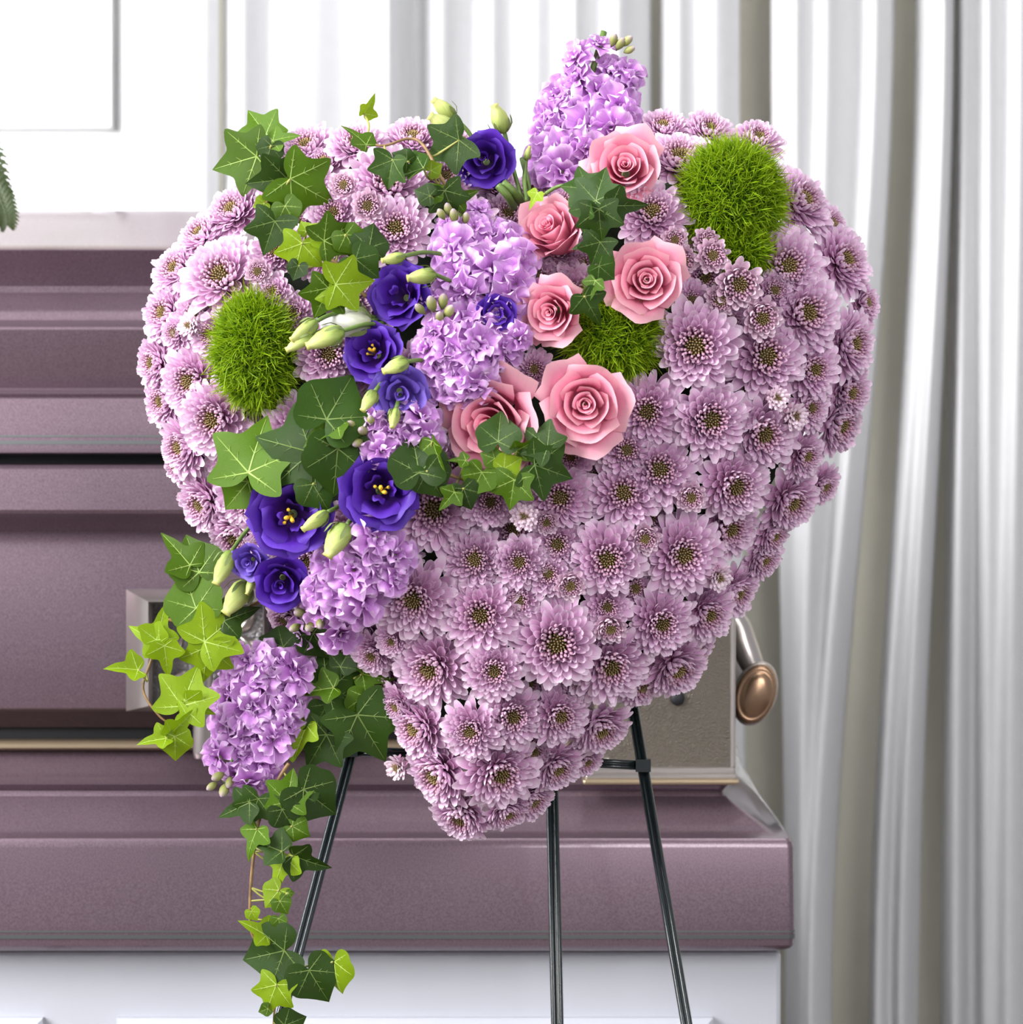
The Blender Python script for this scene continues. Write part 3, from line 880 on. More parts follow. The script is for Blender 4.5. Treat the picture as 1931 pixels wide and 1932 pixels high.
F = 'full'; U = 'cup'; Bd = 'bud'
MUMS = [
 # upper left lobe
 (575, 268, 128, F), (672, 262, 120, F), (779, 252, 120, F), (735, 335, 158, F), (648, 349, 54, U), (628, 400, 105, F), (746, 428, 138, F), (694, 388, 62, U), (690, 422, 72, F),
 (520, 300, 100, F), (433, 390, 128, F), (372, 436, 118, F), (412, 515, 165, F), (325, 503, 118, F), (516, 470, 105, F), (486, 512, 50, U), (513, 549, 78, F), (552, 590, 86, F),
 (303, 588, 125, F), (326, 628, 78, F), (356, 614, 44, Bd), (392, 630, 88, F), (283, 685, 112, F), (352, 720, 140, F), (397, 793, 148, F), (300, 758, 112, F), (334, 845, 132, F),
 (374, 955, 132, F), (440, 1020, 130, F), (560, 805, 118, F), (620, 668, 128, F), (524, 872, 66, F), (505, 1010, 110, F), (535, 1172, 96, F), (700, 700, 120, F), (610, 300, 90, F),
 (842, 330, 110, F), (890, 420, 110, F), (960, 400, 110, F), (800, 300, 100, F), (430, 880, 110, F), (560, 420, 90, F), (600, 480, 100, F), (330, 880, 90, F), (470, 330, 90, F),
 # upper right lobe
 (1282, 288, 152, F), (1252, 232, 108, F), (1342, 238, 106, F), (1434, 254, 104, F), (1232, 396, 138, F), (1524, 372, 148, F), (1289, 493, 58, U), (1346, 482, 62, U), (1334, 456, 52, U), (1274, 452, 48, U),
 (1491, 500, 150, F), (1602, 487, 142, F), (1397, 537, 88, U), (1360, 567, 60, U), (1464, 547, 88, F), (1440, 601, 78, U), (1306, 566, 82, F), (1312, 652, 166, F), (1529, 590, 158, F), (1450, 672, 158, F),
 (1618, 648, 142, F), (1541, 697, 118, F), (1222, 777, 138, F), (1467, 751, 44, Bd), (1501, 785, 50, Bd), (1534, 770, 98, F), (1470, 330, 90, F), (1575, 420, 100, F), (1640, 570, 90, F),
 # right flank
 (1345, 793, 150, F), (1446, 821, 148, F), (1184, 849, 102, F), (1246, 886, 140, F), (1526, 862, 100, F), (1594, 805, 138, F), (1610, 742, 118, F), (1178, 930, 138, F), (1392, 921, 148, F), (1305, 939, 58, U),
 (1500, 953, 138, F), (1383, 1001, 132, F), (1465, 1014, 98, F), (1147, 1057, 146, F), (1218, 1017, 58, U), (1293, 1048, 152, F), (1446, 1060, 98, F), (1358, 1090, 50, Bd), (1398, 1122, 116, F), (1147, 1146, 90, F),
 (1153, 1188, 62, U), (1252, 1179, 130, F), (1342, 1163, 128, F), (1156, 1262, 150, F), (1283, 1269, 142, F), (1215, 1300, 100, F), (1560, 920, 90, F), (1410, 740, 110, F), (1370, 870, 100, F),
 # lower middle and tip
 (818, 962, 158, F), (926, 947, 100, F), (1057, 939, 132, F), (989, 975, 50, Bd), (895, 1056, 124, F), (980, 1061, 104, F), (1052, 1027, 108, F), (1035, 1083, 88, F), (1077, 1106, 58, U), (1009, 697, 82, F),
 (1077, 860, 88, F), (1032, 986, 48, U), (779, 1135, 152, F), (906, 1162, 142, F), (979, 1134, 94, F), (1051, 1216, 170, F), (808, 1267, 156, F), (933, 1267, 112, F), (970, 1354, 124, F), (1060, 1354, 120, F),
 (886, 1382, 114, F), (778, 1378, 136, F), (816, 1468, 152, F), (948, 1466, 152, F), (866, 1550, 124, F), (961, 1540, 100, F), (1010, 1516, 106, F), (1056, 1455, 118, F), (1138, 1384, 132, F), (700, 1240, 92, F),
 (738, 1212, 70, F), (749, 1448, 48, Bd), (745, 1335, 90, F), (1100, 1000, 90, F), (1120, 900, 90, F), (870, 880, 110, F), (990, 860, 100, F), (740, 1060, 100, F), (650, 1010, 110, F), (620, 1120, 110, F),
 (1225, 980, 100, F), (850, 1210, 90, F), (1090, 1290, 90, F), (1000, 1290, 80, F), (1010, 1420, 90, F), (1200, 1110, 90, F), (1320, 1230, 90, F), (1110, 1440, 80, F),
 (1150, 700, 100, F), (1190, 610, 100, F), (1330, 420, 100, F), (1100, 500, 90, F), (1400, 470, 90, F), (1260, 560, 90, F), (1380, 610, 90, F),
 (660, 760, 110, F), (640, 860, 110, F), (580, 1060, 100, F), (740, 560, 110, F), (660, 560, 110, F), (780, 700, 110, F), (800, 850, 110, F),
]
FRONT = set()
for i, (px, py, d, kd) in enumerate(MUMS):
    filler = (d in (80, 90, 100, 110) and i > 33 and kd == F and (px, py) not in FRONT)
    off = 0.010 if kd in (U, Bd) else (0.00008*(d-120))
    if kd == F and d < 96: off += 0.002
    if (px, py, d) in {(842, 330, 110), (890, 420, 110), (960, 400, 110), (800, 300, 100), (430, 880, 110), (560, 420, 90), (600, 480, 100), (330, 880, 90), (470, 330, 90), (610, 300, 90), (1575, 420, 100), (1640, 570, 90), (1470, 330, 90),
                       (1215, 1300, 100), (1560, 920, 90), (1410, 740, 110), (1370, 870, 100), (700, 700, 120)} or i >= len(MUMS)-29+0:
        off -= 0.016
    if py > 1500: off += 0.004
    nr = None
    if kd == U:
        nr = dome_normal(px, py)+Vector((0, 0, -0.25))
    make_mum(px, py, d, kd, off, nr)

# fill the bare strips of the form, chiefly along the rim
def covered(px, py, rim=False):
    for (_, mx, my, md, _k) in mums:
        if math.hypot(px-mx, py-my) < (0.50 if rim else 0.60)*md: return True
    return False
DECOR = [(470, 200, 1000, 620), (560, 560, 1130, 960), (480, 900, 760, 1250), (1100, 260, 1260, 720), (1280, 260, 1480, 470), (410, 560, 560, 770)]
cand = [(x, y) for y in range(215, 1590, 14) for x in range(255, 1665, 14)]
random.Random(3).shuffle(cand)
cand.sort(key=lambda c: heart_sd(*c)[0] if heart_sd(*c)[0] > 0 else 1e9)
nfill = 0
for (x, y) in cand:
    sd_, _ = heart_sd(x, y)
    if sd_ < 34: continue
    if sd_ > 95 and any(a < x < c and b < y < d for a, b, c, d in DECOR): continue
    if covered(x, y, sd_ < 110): continue
    make_mum(x, y, 98+random.Random(x*31+y).random()*20, F, -0.014); nfill += 1

rng.seed(99)
# ------------------------------------------------------------------ roses and lisianthus
def cup_petal(R, r_top, z_top, hw, curl, point, drop, r0=0.10, z0=-0.55, nu=10, nv=8, wav=0.0, seed=0, belly=0.75):
    """petal wrapped round the flower axis (+Z); its middle points to +Y"""
    rr = random.Random(seed); p1 = rr.uniform(0, 6); p2 = rr.uniform(-.12, .12)
    def fn(u, v):
        w = hw*(0.45+0.55*min(1, v*1.8))*(1.0 if v < 0.75 else 1-0.25*((v-0.75)/0.25)**2)
        a = u*w
        r = r0+(r_top-r0)*math.sin(min(1, v)*PI/2)**belly
        z = z0+(z_top-z0)*v
        z -= drop*abs(u)**2.2*v
        if v > 0.7:
            q = (v-0.7)/0.3
            cu = curl*q*q*(0.6+0.6*abs(u)+p2)
            r += cu*1.2; z -= cu*0.55
            z += point*q*max(0, 1-abs(u)*1.6)*0.6; r += point*q*max(0, 1-abs(u)*1.6)
        r += wav*math.sin(u*5+p1)*v*v
        return (R*r*math.sin(a), R*r*math.cos(a), R*z)
    return grid(nu, nv, fn)

def rose_like(name, pos, nrm, R, spec, mat, spin, root=None, deep=-0.55):
    mw = Matrix.Translation(pos) @ frame(nrm, spin)
    root = empty(name, mw)
    for k, (az, r_top, z_top, hw, curl, point, drop, wav) in enumerate(spec):
        v, f, uv = cup_petal(R, r_top, z_top, hw, curl, point, drop, wav=wav, seed=k, z0=(-0.1 if r_top < 0.24 else deep), r0=min(0.10, r_top*0.5))
        mb_ = MB(); mb_.add(v, f, uv)
        o = link('petal', mb_.mesh('petal', mat), root, Matrix.Rotation(az, 4, 'Z'))
    return root
def base_calyx(root, R, deep=-0.55):
    mb_ = MB(); mb_.lathe([(0.03*R, (deep-1.0)*R), (0.04*R, (deep-0.22)*R), (0.13*R, (deep-0.13)*R), (0.15*R, (deep-0.05)*R), (0.08*R, (deep-0.01)*R)], 8)
    link('calyx', mb_.mesh('calyx', M['sepal']), root)

def rose_spec(seed, openness=1.0):
    r = random.Random(seed); sp = []; az = r.uniform(0, 6)
    n = 6
    for k in range(n):      # tight heart
        t = k/(n-1); az += 2.2+r.uniform(-.2, .2)
        sp.append((az, 0.03+0.19*t, 0.345-0.02*t, 2.4-1.0*t, 0.02+0.02*t, 0.02, 0.05, 0.0))
    n = 7
    for k in range(n):
        t = k/(n-1); az += GA+r.uniform(-.15, .15)
        sp.append((az, 0.27+0.30*t, 0.33-0.04*t, 1.25-0.2*t, 0.05+0.05*t, 0.02, 0.10, 0.008))
    n = 7
    for k in range(n):
        t = k/(n-1); az += GA+r.uniform(-.2, .2)
        sp.append((az, 0.60+0.20*t*openness, 0.26-0.22*t*openness, 1.0-0.16*t, 0.13+0.10*t, 0.05+0.20*t, 0.14, 0.02))
    return sp
def lisi_spec(seed, closed=False):
    r = random.Random(seed); sp = []; az = r.uniform(0, 6)
    if closed:
        for k in range(3):
            t = k/2; az += 2.2
            sp.append((az, 0.06+0.17*t, 0.33, 2.0-0.5*t, 0.03, 0.03, 0.05, 0.01))
        for k in range(4):
            t = k/3; az += GA
            sp.append((az, 0.36+0.24*t, 0.32-0.05*t, 1.15, 0.08, 0.02, 0.12, 0.02))
        for k in range(5):
            t = k/4; az += GA
            sp.append((az, 0.66+0.14*t, 0.18-0.10*t, 0.95, 0.14, 0.10, 0.14, 0.03))
    else:
        for k in range(3):
            t = k/2; az += 2.1
            sp.append((az, 0.22+0.10*t, 0.12, 0.75, 0.05, 0.0, 0.10, 0.03))
        for k in range(5):
            t = k/4; az += GA
            sp.append((az, 0.50+0.16*t, 0.30-0.06*t, 1.0, 0.12, 0.02, 0.12, 0.03))
        for k in range(6):
            t = k/5; az += GA
            sp.append((az, 0.70+0.12*t, 0.12-0.10*t, 0.9, 0.16, 0.08, 0.12, 0.035))
    return sp
def facing(tx, tz): return Vector((tx, -1, tz)).normalized()
def front(px, py, off): return P(px, py, -height(px, py)-off)

ROSES = [
 (1180, 314, 150, (-0.05, 0.20), 0.030, 3, 'wide open pink rose below the tall top stock spike'),
 (1037, 428, 128, (-0.50, 0.45), 0.034, 5, 'pink rose with long trailing outer petals beside the middle stock'),
 (1220, 528, 150, (0.00, 0.02), 0.036, 8, 'flaring pink rose below the glossy dark ivy leaves'),
 (1040, 588, 128, (-0.32, -0.12), 0.036, 12, 'dusky pink rose left of the middle green moss ball'),
 (1104, 762, 168, (0.0, -0.05), 0.046, 15, 'largest pink rose, pointing down under the middle green moss ball'),
 (925, 798, 192, (-0.30, -0.12), 0.036, 21, 'pink rose half hidden behind a lone ivy leaf'),
]
for (px, py, d, tl, off, sd, lab) in ROSES:
    R = 0.5*d*S
    pos = front(px, py, off)
    root = rose_like('rose', pos, facing(*tl), R, rose_spec(sd), M['rose'], sd*1.3, deep=(-1.5 if (px, py) == (1037, 428) else -0.7))
    base_calyx(root, R, -1.5 if (px, py) == (1037, 428) else -0.7)
    tag(root, lab, 'rose', 'pink roses in the flower heart')

LISI = [
 (913, 300, 118, (-0.15, 0.10), 0.034, 2, True, 'lisi', 'violet lisianthus standing up at the top between green buds', False),
 (752, 556, 118, (-0.45, 0.15), 0.030, 4, False, 'lisi', 'dark violet lisianthus in side view behind the drooping green buds', False),
 (703, 662, 112, (-0.30, 0.25), 0.036, 7, False, 'lisi', 'violet lisianthus with a yellow stigma above the blue-violet one', True),
 (755, 742, 108, (0.05, -0.15), 0.042, 9, True, 'lisi_blue', 'pale blue-violet lisianthus curled like a rose', False),
 (720, 926, 146, (0.10, 0.0), 0.046, 13, False, 'lisi', 'fully open violet lisianthus nearest the middle of the heart', True),
 (548, 976, 152, (-0.05, -0.12), 0.050, 17, False, 'lisi', 'largest open violet lisianthus over the lower left rim', True),
 (530, 1100, 110, (-0.05, -0.30), 0.055, 19, True, 'lisi', 'violet lisianthus drooping beneath the largest open one', False),
 (470, 1060, 76, (-0.30, -0.20), 0.055, 23, True, 'lisi_blue', 'small half-open blue-violet lisianthus at the left rim', False),
 (938, 592, 74, (0.1, 0.0), 0.040, 29, True, 'lisi', 'violet lisianthus tucked deep between two lavender stocks', False),
]
for (px, py, d, tl, off, sd, closed, mt, lab, stg) in LISI:
    R = 0.5*d*S*1.05
    pos = front(px, py, off)
    root = rose_like('lisianthus', pos, facing(*tl), R, lisi_spec(sd, closed), M[mt], sd*0.9)
    base_calyx(root, R)
    tag(root, lab, 'lisianthus', 'violet lisianthus blooms')
    if not stg: continue
    mb_ = MB()
    for dx in (-1, 1): mb_.tube([(0, 0, -0.5*R), (0.02*dx*R, 0, -0.05*R), (0.06*dx*R, 0.03*R, 0.05*R), (0.10*dx*R, 0.05*R, 0.10*R)], [0.03*R, 0.03*R, 0.055*R, 0.04*R], 8)
    for k in range(2):
        a = k*2.1+0.9+sd
        mb_.tube([(0.05*R*math.cos(a), 0.05*R*math.sin(a), -0.4*R), (0.16*R*math.cos(a), 0.16*R*math.sin(a), -0.06*R), (0.18*R*math.cos(a), 0.18*R*math.sin(a), 0.03*R)], [0.012*R, 0.02*R, 0.045*R], 6)
    o = link('stigma', mb_.mesh('stigma', M['stigma']), root); o['label'] = 'yellow stigma and stamens'

# ------------------------------------------------------------------ lisianthus buds
def bud_mesh():
    mb_ = MB()
    n = 15; prof = [(0.09, 0.0), (0.19, 0.07), (0.255, 0.22), (0.265, 0.42), (0.235, 0.62), (0.17, 0.80), (0.115, 0.91), (0.135, 0.985), (0.05, 1.0)]
    vs = []; uv = []
    for i, (r, z) in enumerate(prof):
        for k in range(n):
            th = 2*PI*k/n+z*1.5
            rr = r*(1+0.10*math.cos(3*th-z*1.2))
            vs.append((rr*math.cos(th), rr*math.sin(th), z)); uv.append((k/n, z))
    fs = [(i*n+k, i*n+(k+1) % n, (i+1)*n+(k+1) % n, (i+1)*n+k) for i in range(len(prof)-1) for k in range(n)]
    fs.append(tuple(range(n-1, -1, -1))); fs.append(tuple((len(prof)-1)*n+k for k in range(n)))
    mb_.add(vs, fs, uv)
    return mb_
BUD_ME = bud_mesh().mesh('bud', M['bud']); BUDW_ME = bud_mesh().mesh('bud', M['bud_white'])
def sepal_mesh():
    def fn(u, v): return (u*0.05*(1-v)**0.5*(0.5+v), 0.10+0.20*math.sin(min(1, v*2.0)*PI/2)+0.05*v, v*0.5)
    mb_ = MB(); mb_.add(*grid(2, 5, fn)); return mb_.mesh('sepal', M['sepal'])
SEPAL = sepal_mesh()
BUDS = [ # tip end px,py ; base px,py ; stem further points ; label ; width factor
 ((817, 187), (858, 222), [(885, 250), (905, 290)], 'upper of the two pale green buds left of the top violet lisianthus', 1.0, 'bud'),
 ((810, 218), (866, 256), [(884, 270), (905, 300)], 'lower of the two pale green buds left of the top violet lisianthus', 1.0, 'bud'),
 ((932, 197), (952, 250), [(962, 290), (975, 340), (988, 380)], 'pale green bud standing above the top violet lisianthus', 1.1, 'bud'),
 ((540, 662), (590, 632), [(625, 618), (680, 612), (720, 625)], 'lowest and narrowest of the pale green buds above the left moss ball', 0.8, 'bud'),
 ((549, 643), (598, 606), [(630, 592), (680, 592), (725, 606)], 'upper pale green bud reaching over the left green moss ball', 0.9, 'bud'),
 ((578, 655), (648, 624), [(690, 612), (720, 610), (750, 600)], 'stout pale green bud beside the left green moss ball', 0.9, 'bud'),
 ((720, 492), (764, 483), [(800, 476), (840, 480)], 'pale green bud above the dark side-view lisianthus', 0.9, 'bud'),
 ((768, 525), (822, 518), [(850, 530)], 'grey-green bud touching the middle stock', 1.0, 'bud'),
 ((722, 702), (770, 682), [(800, 680), (830, 690)], 'pale green bud between two violet lisianthus', 1.0, 'bud'),
 ((684, 776), (708, 738), [(725, 715)], 'pale green bud left of the blue-violet lisianthus', 1.0, 'bud'),
 ((740, 808), (748, 770), [(755, 745)], 'pale green bud hanging below the blue-violet lisianthus', 1.0, 'bud'),
 ((570, 1000), (618, 966), [(640, 955), (665, 940)], 'slim pale green bud lying across the largest open lisianthus', 0.85, 'bud'),
 ((618, 1052), (655, 990), [(668, 975), (690, 950)], 'fat pale green bud below the fully open violet lisianthus', 1.15, 'bud'),
 ((407, 1104), (438, 1040), [(458, 1010), (480, 985)], 'pale green bud along the stem at the lower left rim', 0.9, 'bud'),
 ((425, 1160), (468, 1098), [(485, 1075), (500, 1060)], 'fat pale green bud under the small blue-violet lisianthus', 1.05, 'bud'),
 ((466, 1122), (482, 1085), [(495, 1070), (505, 1060)], 'small green bud squeezed beside the drooping lisianthus', 0.8, 'bud'),
 ((1000, 276), (993, 302), [(990, 340), (994, 380)], 'tiny dark green bud on a thin stem left of the top stock', 0.8, 'bud'),
 ((605, 612), (700, 605), [(730, 600)], 'white lisianthus bud behind the drooping green buds', 1.15, 'bud_white'),
]
for (tip, base, stem, lab, wf, mt) in BUDS:
    off = 0.050
    if mt == 'bud_white': off = 0.026
    b = front(base[0], base[1], off); 
    ya = b.y-0.006
    t = P(tip[0], tip[1], ya)
    ln = (t-b).length
    root = empty('lisianthus_bud', Matrix.Translation(b) @ frame(t-b, rng.uniform(0, 6)))
    sc = Matrix.Diagonal((ln*wf, ln*wf, ln, 1))
    link('bud', BUD_ME if mt == 'bud' else BUDW_ME, root, sc)
    for k in range(5):
        link('sepal', SEPAL, root, sc @ Matrix.Rotation(k*1.2566, 4, 'Z') @ Matrix.Diagonal((1.5, 1.12, 1, 1)))
    inv = root.matrix_basis.inverted()
    pts = [b]+[front(x, y, off-0.012*(i+1)) for i, (x, y) in enumerate(stem)]
    pth = smooth_path(pts, 5)
    mb_ = MB(); mb_.tube([inv @ p for p in pth], 0.0017, 7)
    link('stem', mb_.mesh('stem', M['stem']), root)
    tag(root, lab, 'flower bud', 'pale green lisianthus buds' if mt == 'bud' else None)
# loose cut stems below the top lisianthus
ls = []
base = front(975, 395, 0.012)
root = empty('cut_stalks', loc=base)
for (x0, y0, x1, y1, w) in [(950, 345, 985, 385, .0035), (940, 350, 970, 392, .003), (985, 300, 1000, 385, .002)]:
    mb_ = MB(); mb_.tube(smooth_path([front(x0, y0, .04)-base, front((x0+x1)/2+4, (y0+y1)/2, .034)-base, front(x1, y1, .006)-base], 4), w, 7)
    link('stem', mb_.mesh('stem', M['stem']), root)
tag(root, 'bundle of thick green stalks under the top violet lisianthus', 'stalks')

# ------------------------------------------------------------------ stock spikes
def stock_petal(seed, ruff):
    r = random.Random(seed); p1 = r.uniform(0, 6); p2 = r.uniform(0, 6); f1 = r.uniform(3.0, 4.6)
    def fn(u, v):
        w = 0.10+0.50*v**0.8 if v < 0.75 else 0.50*math.sqrt(max(0.0, 1.03-((v-0.75)/0.27)**2))+0.02
        y = v*(1-0.06*abs(u)**2)+0.014*math.sin(u*7+p1)*v
        z = ruff*math.sin(u*f1+p1)*v*v+0.05*math.sin(v*6+p2)-0.16*v*v+0.10*u*u*v
        return (u*w, y, z)
    vv = (0.0, 0.3, 0.56, 0.76, 0.89, 0.965, 1.0)
    g = grid(8, 6, lambda u, v: fn(u, vv[round(v*6)]))
    mb_ = MB(); mb_.add(g[0], g[1], [(a, vv[round(b*6)]) for a, b in g[2]]); return mb_.mesh('stock_petal', M['stock'])
SP = [stock_petal(i, 0.17+0.04*(i % 3)) for i in range(7)]
def floret_core():
    mb_ = MB(); mb_.lathe([(0.05, -0.75), (0.13, -0.6), (0.17, -0.35), (0.13, -0.1), (0.06, 0.02), (0.03, 0.10)], 7)
    return mb_.mesh('floret', M['sepal'])
FCORE = floret_core()
def floret(parent, pinv, pos, nrm, R):
    mw = Matrix.Translation(pos) @ frame(nrm, rng.uniform(0, 6.28)) @ Matrix.Scale(R, 4)
    f = link('floret', FCORE, parent, pinv @ mw)
    a0 = rng.uniform(0, 6)
    def pet(k, n, e, l, b, zb, j):
        a = a0+2*PI*k/n+rng.uniform(-.35, .35)
        m4 = (Matrix.Rotation(a, 4, 'Z') @ Matrix.Translation((0, b, zb)) @ Matrix.Rotation(math.radians(e+rng.uniform(-j, j)), 4, 'X')
              @ Matrix.Rotation(rng.uniform(-.4, .4), 4, 'Y') @ Matrix.Diagonal((l*rng.uniform(.9, 1.15), l, l, 1)))
        link('petal', SP[rng.randrange(7)], f, m4)
    for k in range(5): pet(k, 5, 14, 1.02, 0.05, -0.10, 14)
    for k in range(4): pet(k+.5, 4, 44, 0.74, 0.03, -0.02, 16)
    for k in range(3): pet(k+.2, 3, 68, 0.48, 0.0, 0.0, 16)
def sbud_mesh():
    mb_ = MB(); mb_.lathe([(0.05, -0.15), (0.16, 0.0), (0.30, 0.25), (0.33, 0.5), (0.26, 0.78), (0.12, 0.95), (0.03, 1.0)], 8)
    return mb_.mesh('stock_bud', M['stock_bud'])
SBUD = sbud_mesh()
def bud_petal_mesh():
    mb_ = MB(); mb_.lathe([(0.10, 0.0), (0.30, 0.15), (0.42, 0.45), (0.40, 0.75), (0.25, 0.96), (0.05, 1.0)], 9)
    # slightly furled
    return mb_.mesh('furled_floret', M['stock'])
FURL = bud_petal_mesh()
STOCKS = [
 ('tall lavender stock spike standing above the notch of the heart', (1140, 60), (1050, 360), 0.012,
  [(1135, 80, 26, .2, .9), (1082, 105, 34, -.6, .5), (1190, 130, 34, .6, .5), (1150, 130, 34, .1, .6), (1085, 150, 36, -.5, .3), (1130, 175, 46, 0, .2), (1190, 170, 36, .6, .1), (1050, 180, 40, -.6, .2), (1165, 205, 44, .3, 0),
   (1090, 210, 44, -.1, .1), (1035, 215, 38, -.6, 0), (1190, 225, 34, .6, -.1), (1060, 245, 46, -.3, 0), (1110, 245, 46, .0, -.1), (1020, 258, 40, -.6, -.1), (1160, 245, 38, .4, -.2), (1080, 290, 50, 0, -.1), (1030, 300, 44, -.4, -.2), (1060, 330, 46, -.1, -.4), (1110, 285, 36, .3, -.2), (1025, 338, 34, -.4, -.3)],
  [(1155, 85, 24, .3, .9), (1165, 92, 26, .5, .8), (1175, 85, 26, .8, .7), (1180, 98, 22, .9, .4)]),
 ('lavender stock spike in the middle, left of the pink roses', (865, 390), (940, 560), 0.026,
  [(838, 425, 26, -.6, .4), (905, 390, 26, .2, .7), (895, 425, 30, .1, .6), (930, 440, 38, .3, .5), (850, 470, 46, -.5, .2), (905, 475, 50, -.1, .2), (965, 465, 42, .4, .2), (860, 520, 52, -.4, -.1), (925, 515, 56, 0, 0), (985, 500, 44, .5, 0),
   (880, 560, 40, -.2, -.3), (975, 540, 48, .4, -.2), (960, 575, 40, .2, -.4), (920, 555, 44, .1, -.2)],
  [(848, 405, 24, -.2, .9), (858, 418, 26, -.1, .9), (838, 412, 22, -.5, .8), (878, 420, 22, .1, .7)]),
 ('lavender stock spike just above the half-hidden pink rose', (815, 570), (890, 740), 0.034,
  [(810, 560, 26, -.3, .7), (822, 625, 34, -.4, .2), (880, 600, 44, .1, .3), (930, 620, 40, .4, .2), (800, 660, 38, -.6, 0), (850, 660, 46, -.2, 0), (905, 650, 50, .2, .1), (955, 660, 38, .6, 0), (880, 700, 56, 0, -.1), (825, 690, 40, -.5, -.2), (930, 700, 40, .5, -.2), (895, 735, 44, .1, -.5), (840, 730, 42, -.4, -.3), (985, 640, 30, .5, 0)],
  [(818, 585, 30, -.2, .8), (835, 580, 28, .1, .9), (842, 598, 28, .4, .7), (800, 590, 24, -.6, .6), (830, 605, 24, 0, .4)]),
 ('lavender stock spike below the blue-violet lisianthus', (680, 815), (790, 830), 0.034,
  [(690, 785, 30, -.3, .5), (655, 820, 28, -.8, .1), (725, 790, 34, .1, .4), (770, 800, 44, .3, .2), (800, 780, 40, .6, .3), (720, 855, 34, 0, -.3), (770, 840, 42, .3, -.1), (810, 830, 34, .6, -.1), (680, 860, 30, -.4, -.4), (740, 815, 34, 0, 0), (790, 865, 32, .4, -.3)],
  [(672, 805, 22, -.5, .3), (690, 815, 26, -.2, .1), (700, 800, 22, 0, .5), (682, 832, 24, -.4, -.2)]),
 ('lavender stock spike below the open lisianthus, against the chrysanthemums', (575, 1165), (720, 1000), 0.034,
  [(715, 1010, 46, .3, .3), (750, 1045, 44, .5, .1), (680, 1020, 44, -.1, .3), (625, 1065, 46, -.4, .1), (670, 1075, 46, 0, .1), (720, 1080, 44, .4, 0), (640, 1115, 42, -.3, -.1), (690, 1130, 48, .3, -.2), (600, 1120, 36, -.5, 0), (600, 1150, 34, -.4, -.2), (645, 1200, 40, .1, -.6), (560, 1200, 30, -.5, -.4), (660, 1150, 40, .1, -.2), (750, 1090, 34, .6, -.1)],
  [(575, 1155, 26, -.5, 0), (590, 1175, 28, -.2, -.3), (565, 1180, 24, -.6, -.3), (605, 1170, 26, 0, -.3)]),
 ('lavender stock spike hanging below the heart at lower left', (425, 1475), (520, 1230), 0.060,
  [(470, 1240, 40, -.3, .5), (520, 1250, 44, .2, .4), (565, 1265, 42, .6, .2), (440, 1275, 40, -.6, .2), (490, 1285, 50, -.1, .2), (545, 1300, 46, .4, .1), (425, 1320, 42, -.7, 0), (475, 1335, 52, -.1, 0), (525, 1345, 48, .3, 0), (565, 1330, 38, .7, 0), (420, 1370, 40, -.7, -.1), (470, 1385, 52, -.1, -.1), (520, 1395, 44, .4, -.2), (405, 1430, 34, -.6, -.2), (460, 1420, 36, 0, -.3), (500, 1440, 38, .4, -.3), (470, 1480, 36, 0, -.6), (440, 1465, 28, -.4, -.5), (510, 1475, 28, .5, -.5), (550, 1365, 36, .6, -.1)],
  [(420, 1460, 26, -.6, -.3), (428, 1480, 28, -.3, -.7), (435, 1468, 24, -.1, -.5), (407, 1478, 22, -.7, -.5)]),
]
for (lab, tipp, basep, off, fl_, buds) in STOCKS:
    b = front(basep[0], basep[1], 0.0)
    root = empty('stock_spike', loc=b); pinv = Matrix.Translation(-b)
    t = front(tipp[0], tipp[1], off-0.006)
    mb_ = MB(); mb_.tube(smooth_path([Vector((0, 0.03, 0)), (t-b)*0.5+Vector((0, 0.012, 0)), t-b], 5), 0.0026, 7)
    link('stem', mb_.mesh('stem', M['stem']), root)
    for (px, py, r, tx, tz) in fl_:
        nn = Vector((tx, -0.8, tz)).normalized()
        pos = front(px, py, off) - nn*0.004 + Vector((0, -0.012*(1-min(1, abs(tx)+abs(tz)*0.4)), 0))
        pos = pos+Vector((0, rng.uniform(-.006, .005), 0))
        floret(root, pinv, pos, (nn+Vector((rng.uniform(-.3, .3), 0, rng.uniform(-.3, .3)))).normalized(), r*S*1.08)
    for (px, py, r, tx, tz) in buds:
        nn = Vector((tx, -0.5, tz)).normalized()
        pos = front(px, py, off+0.010)
        link('bud', SBUD, root, pinv @ Matrix.Translation(pos) @ frame(nn, 0) @ Matrix.Scale(r*S, 4))
    tag(root, lab, 'stock flower', 'lavender stock spikes')

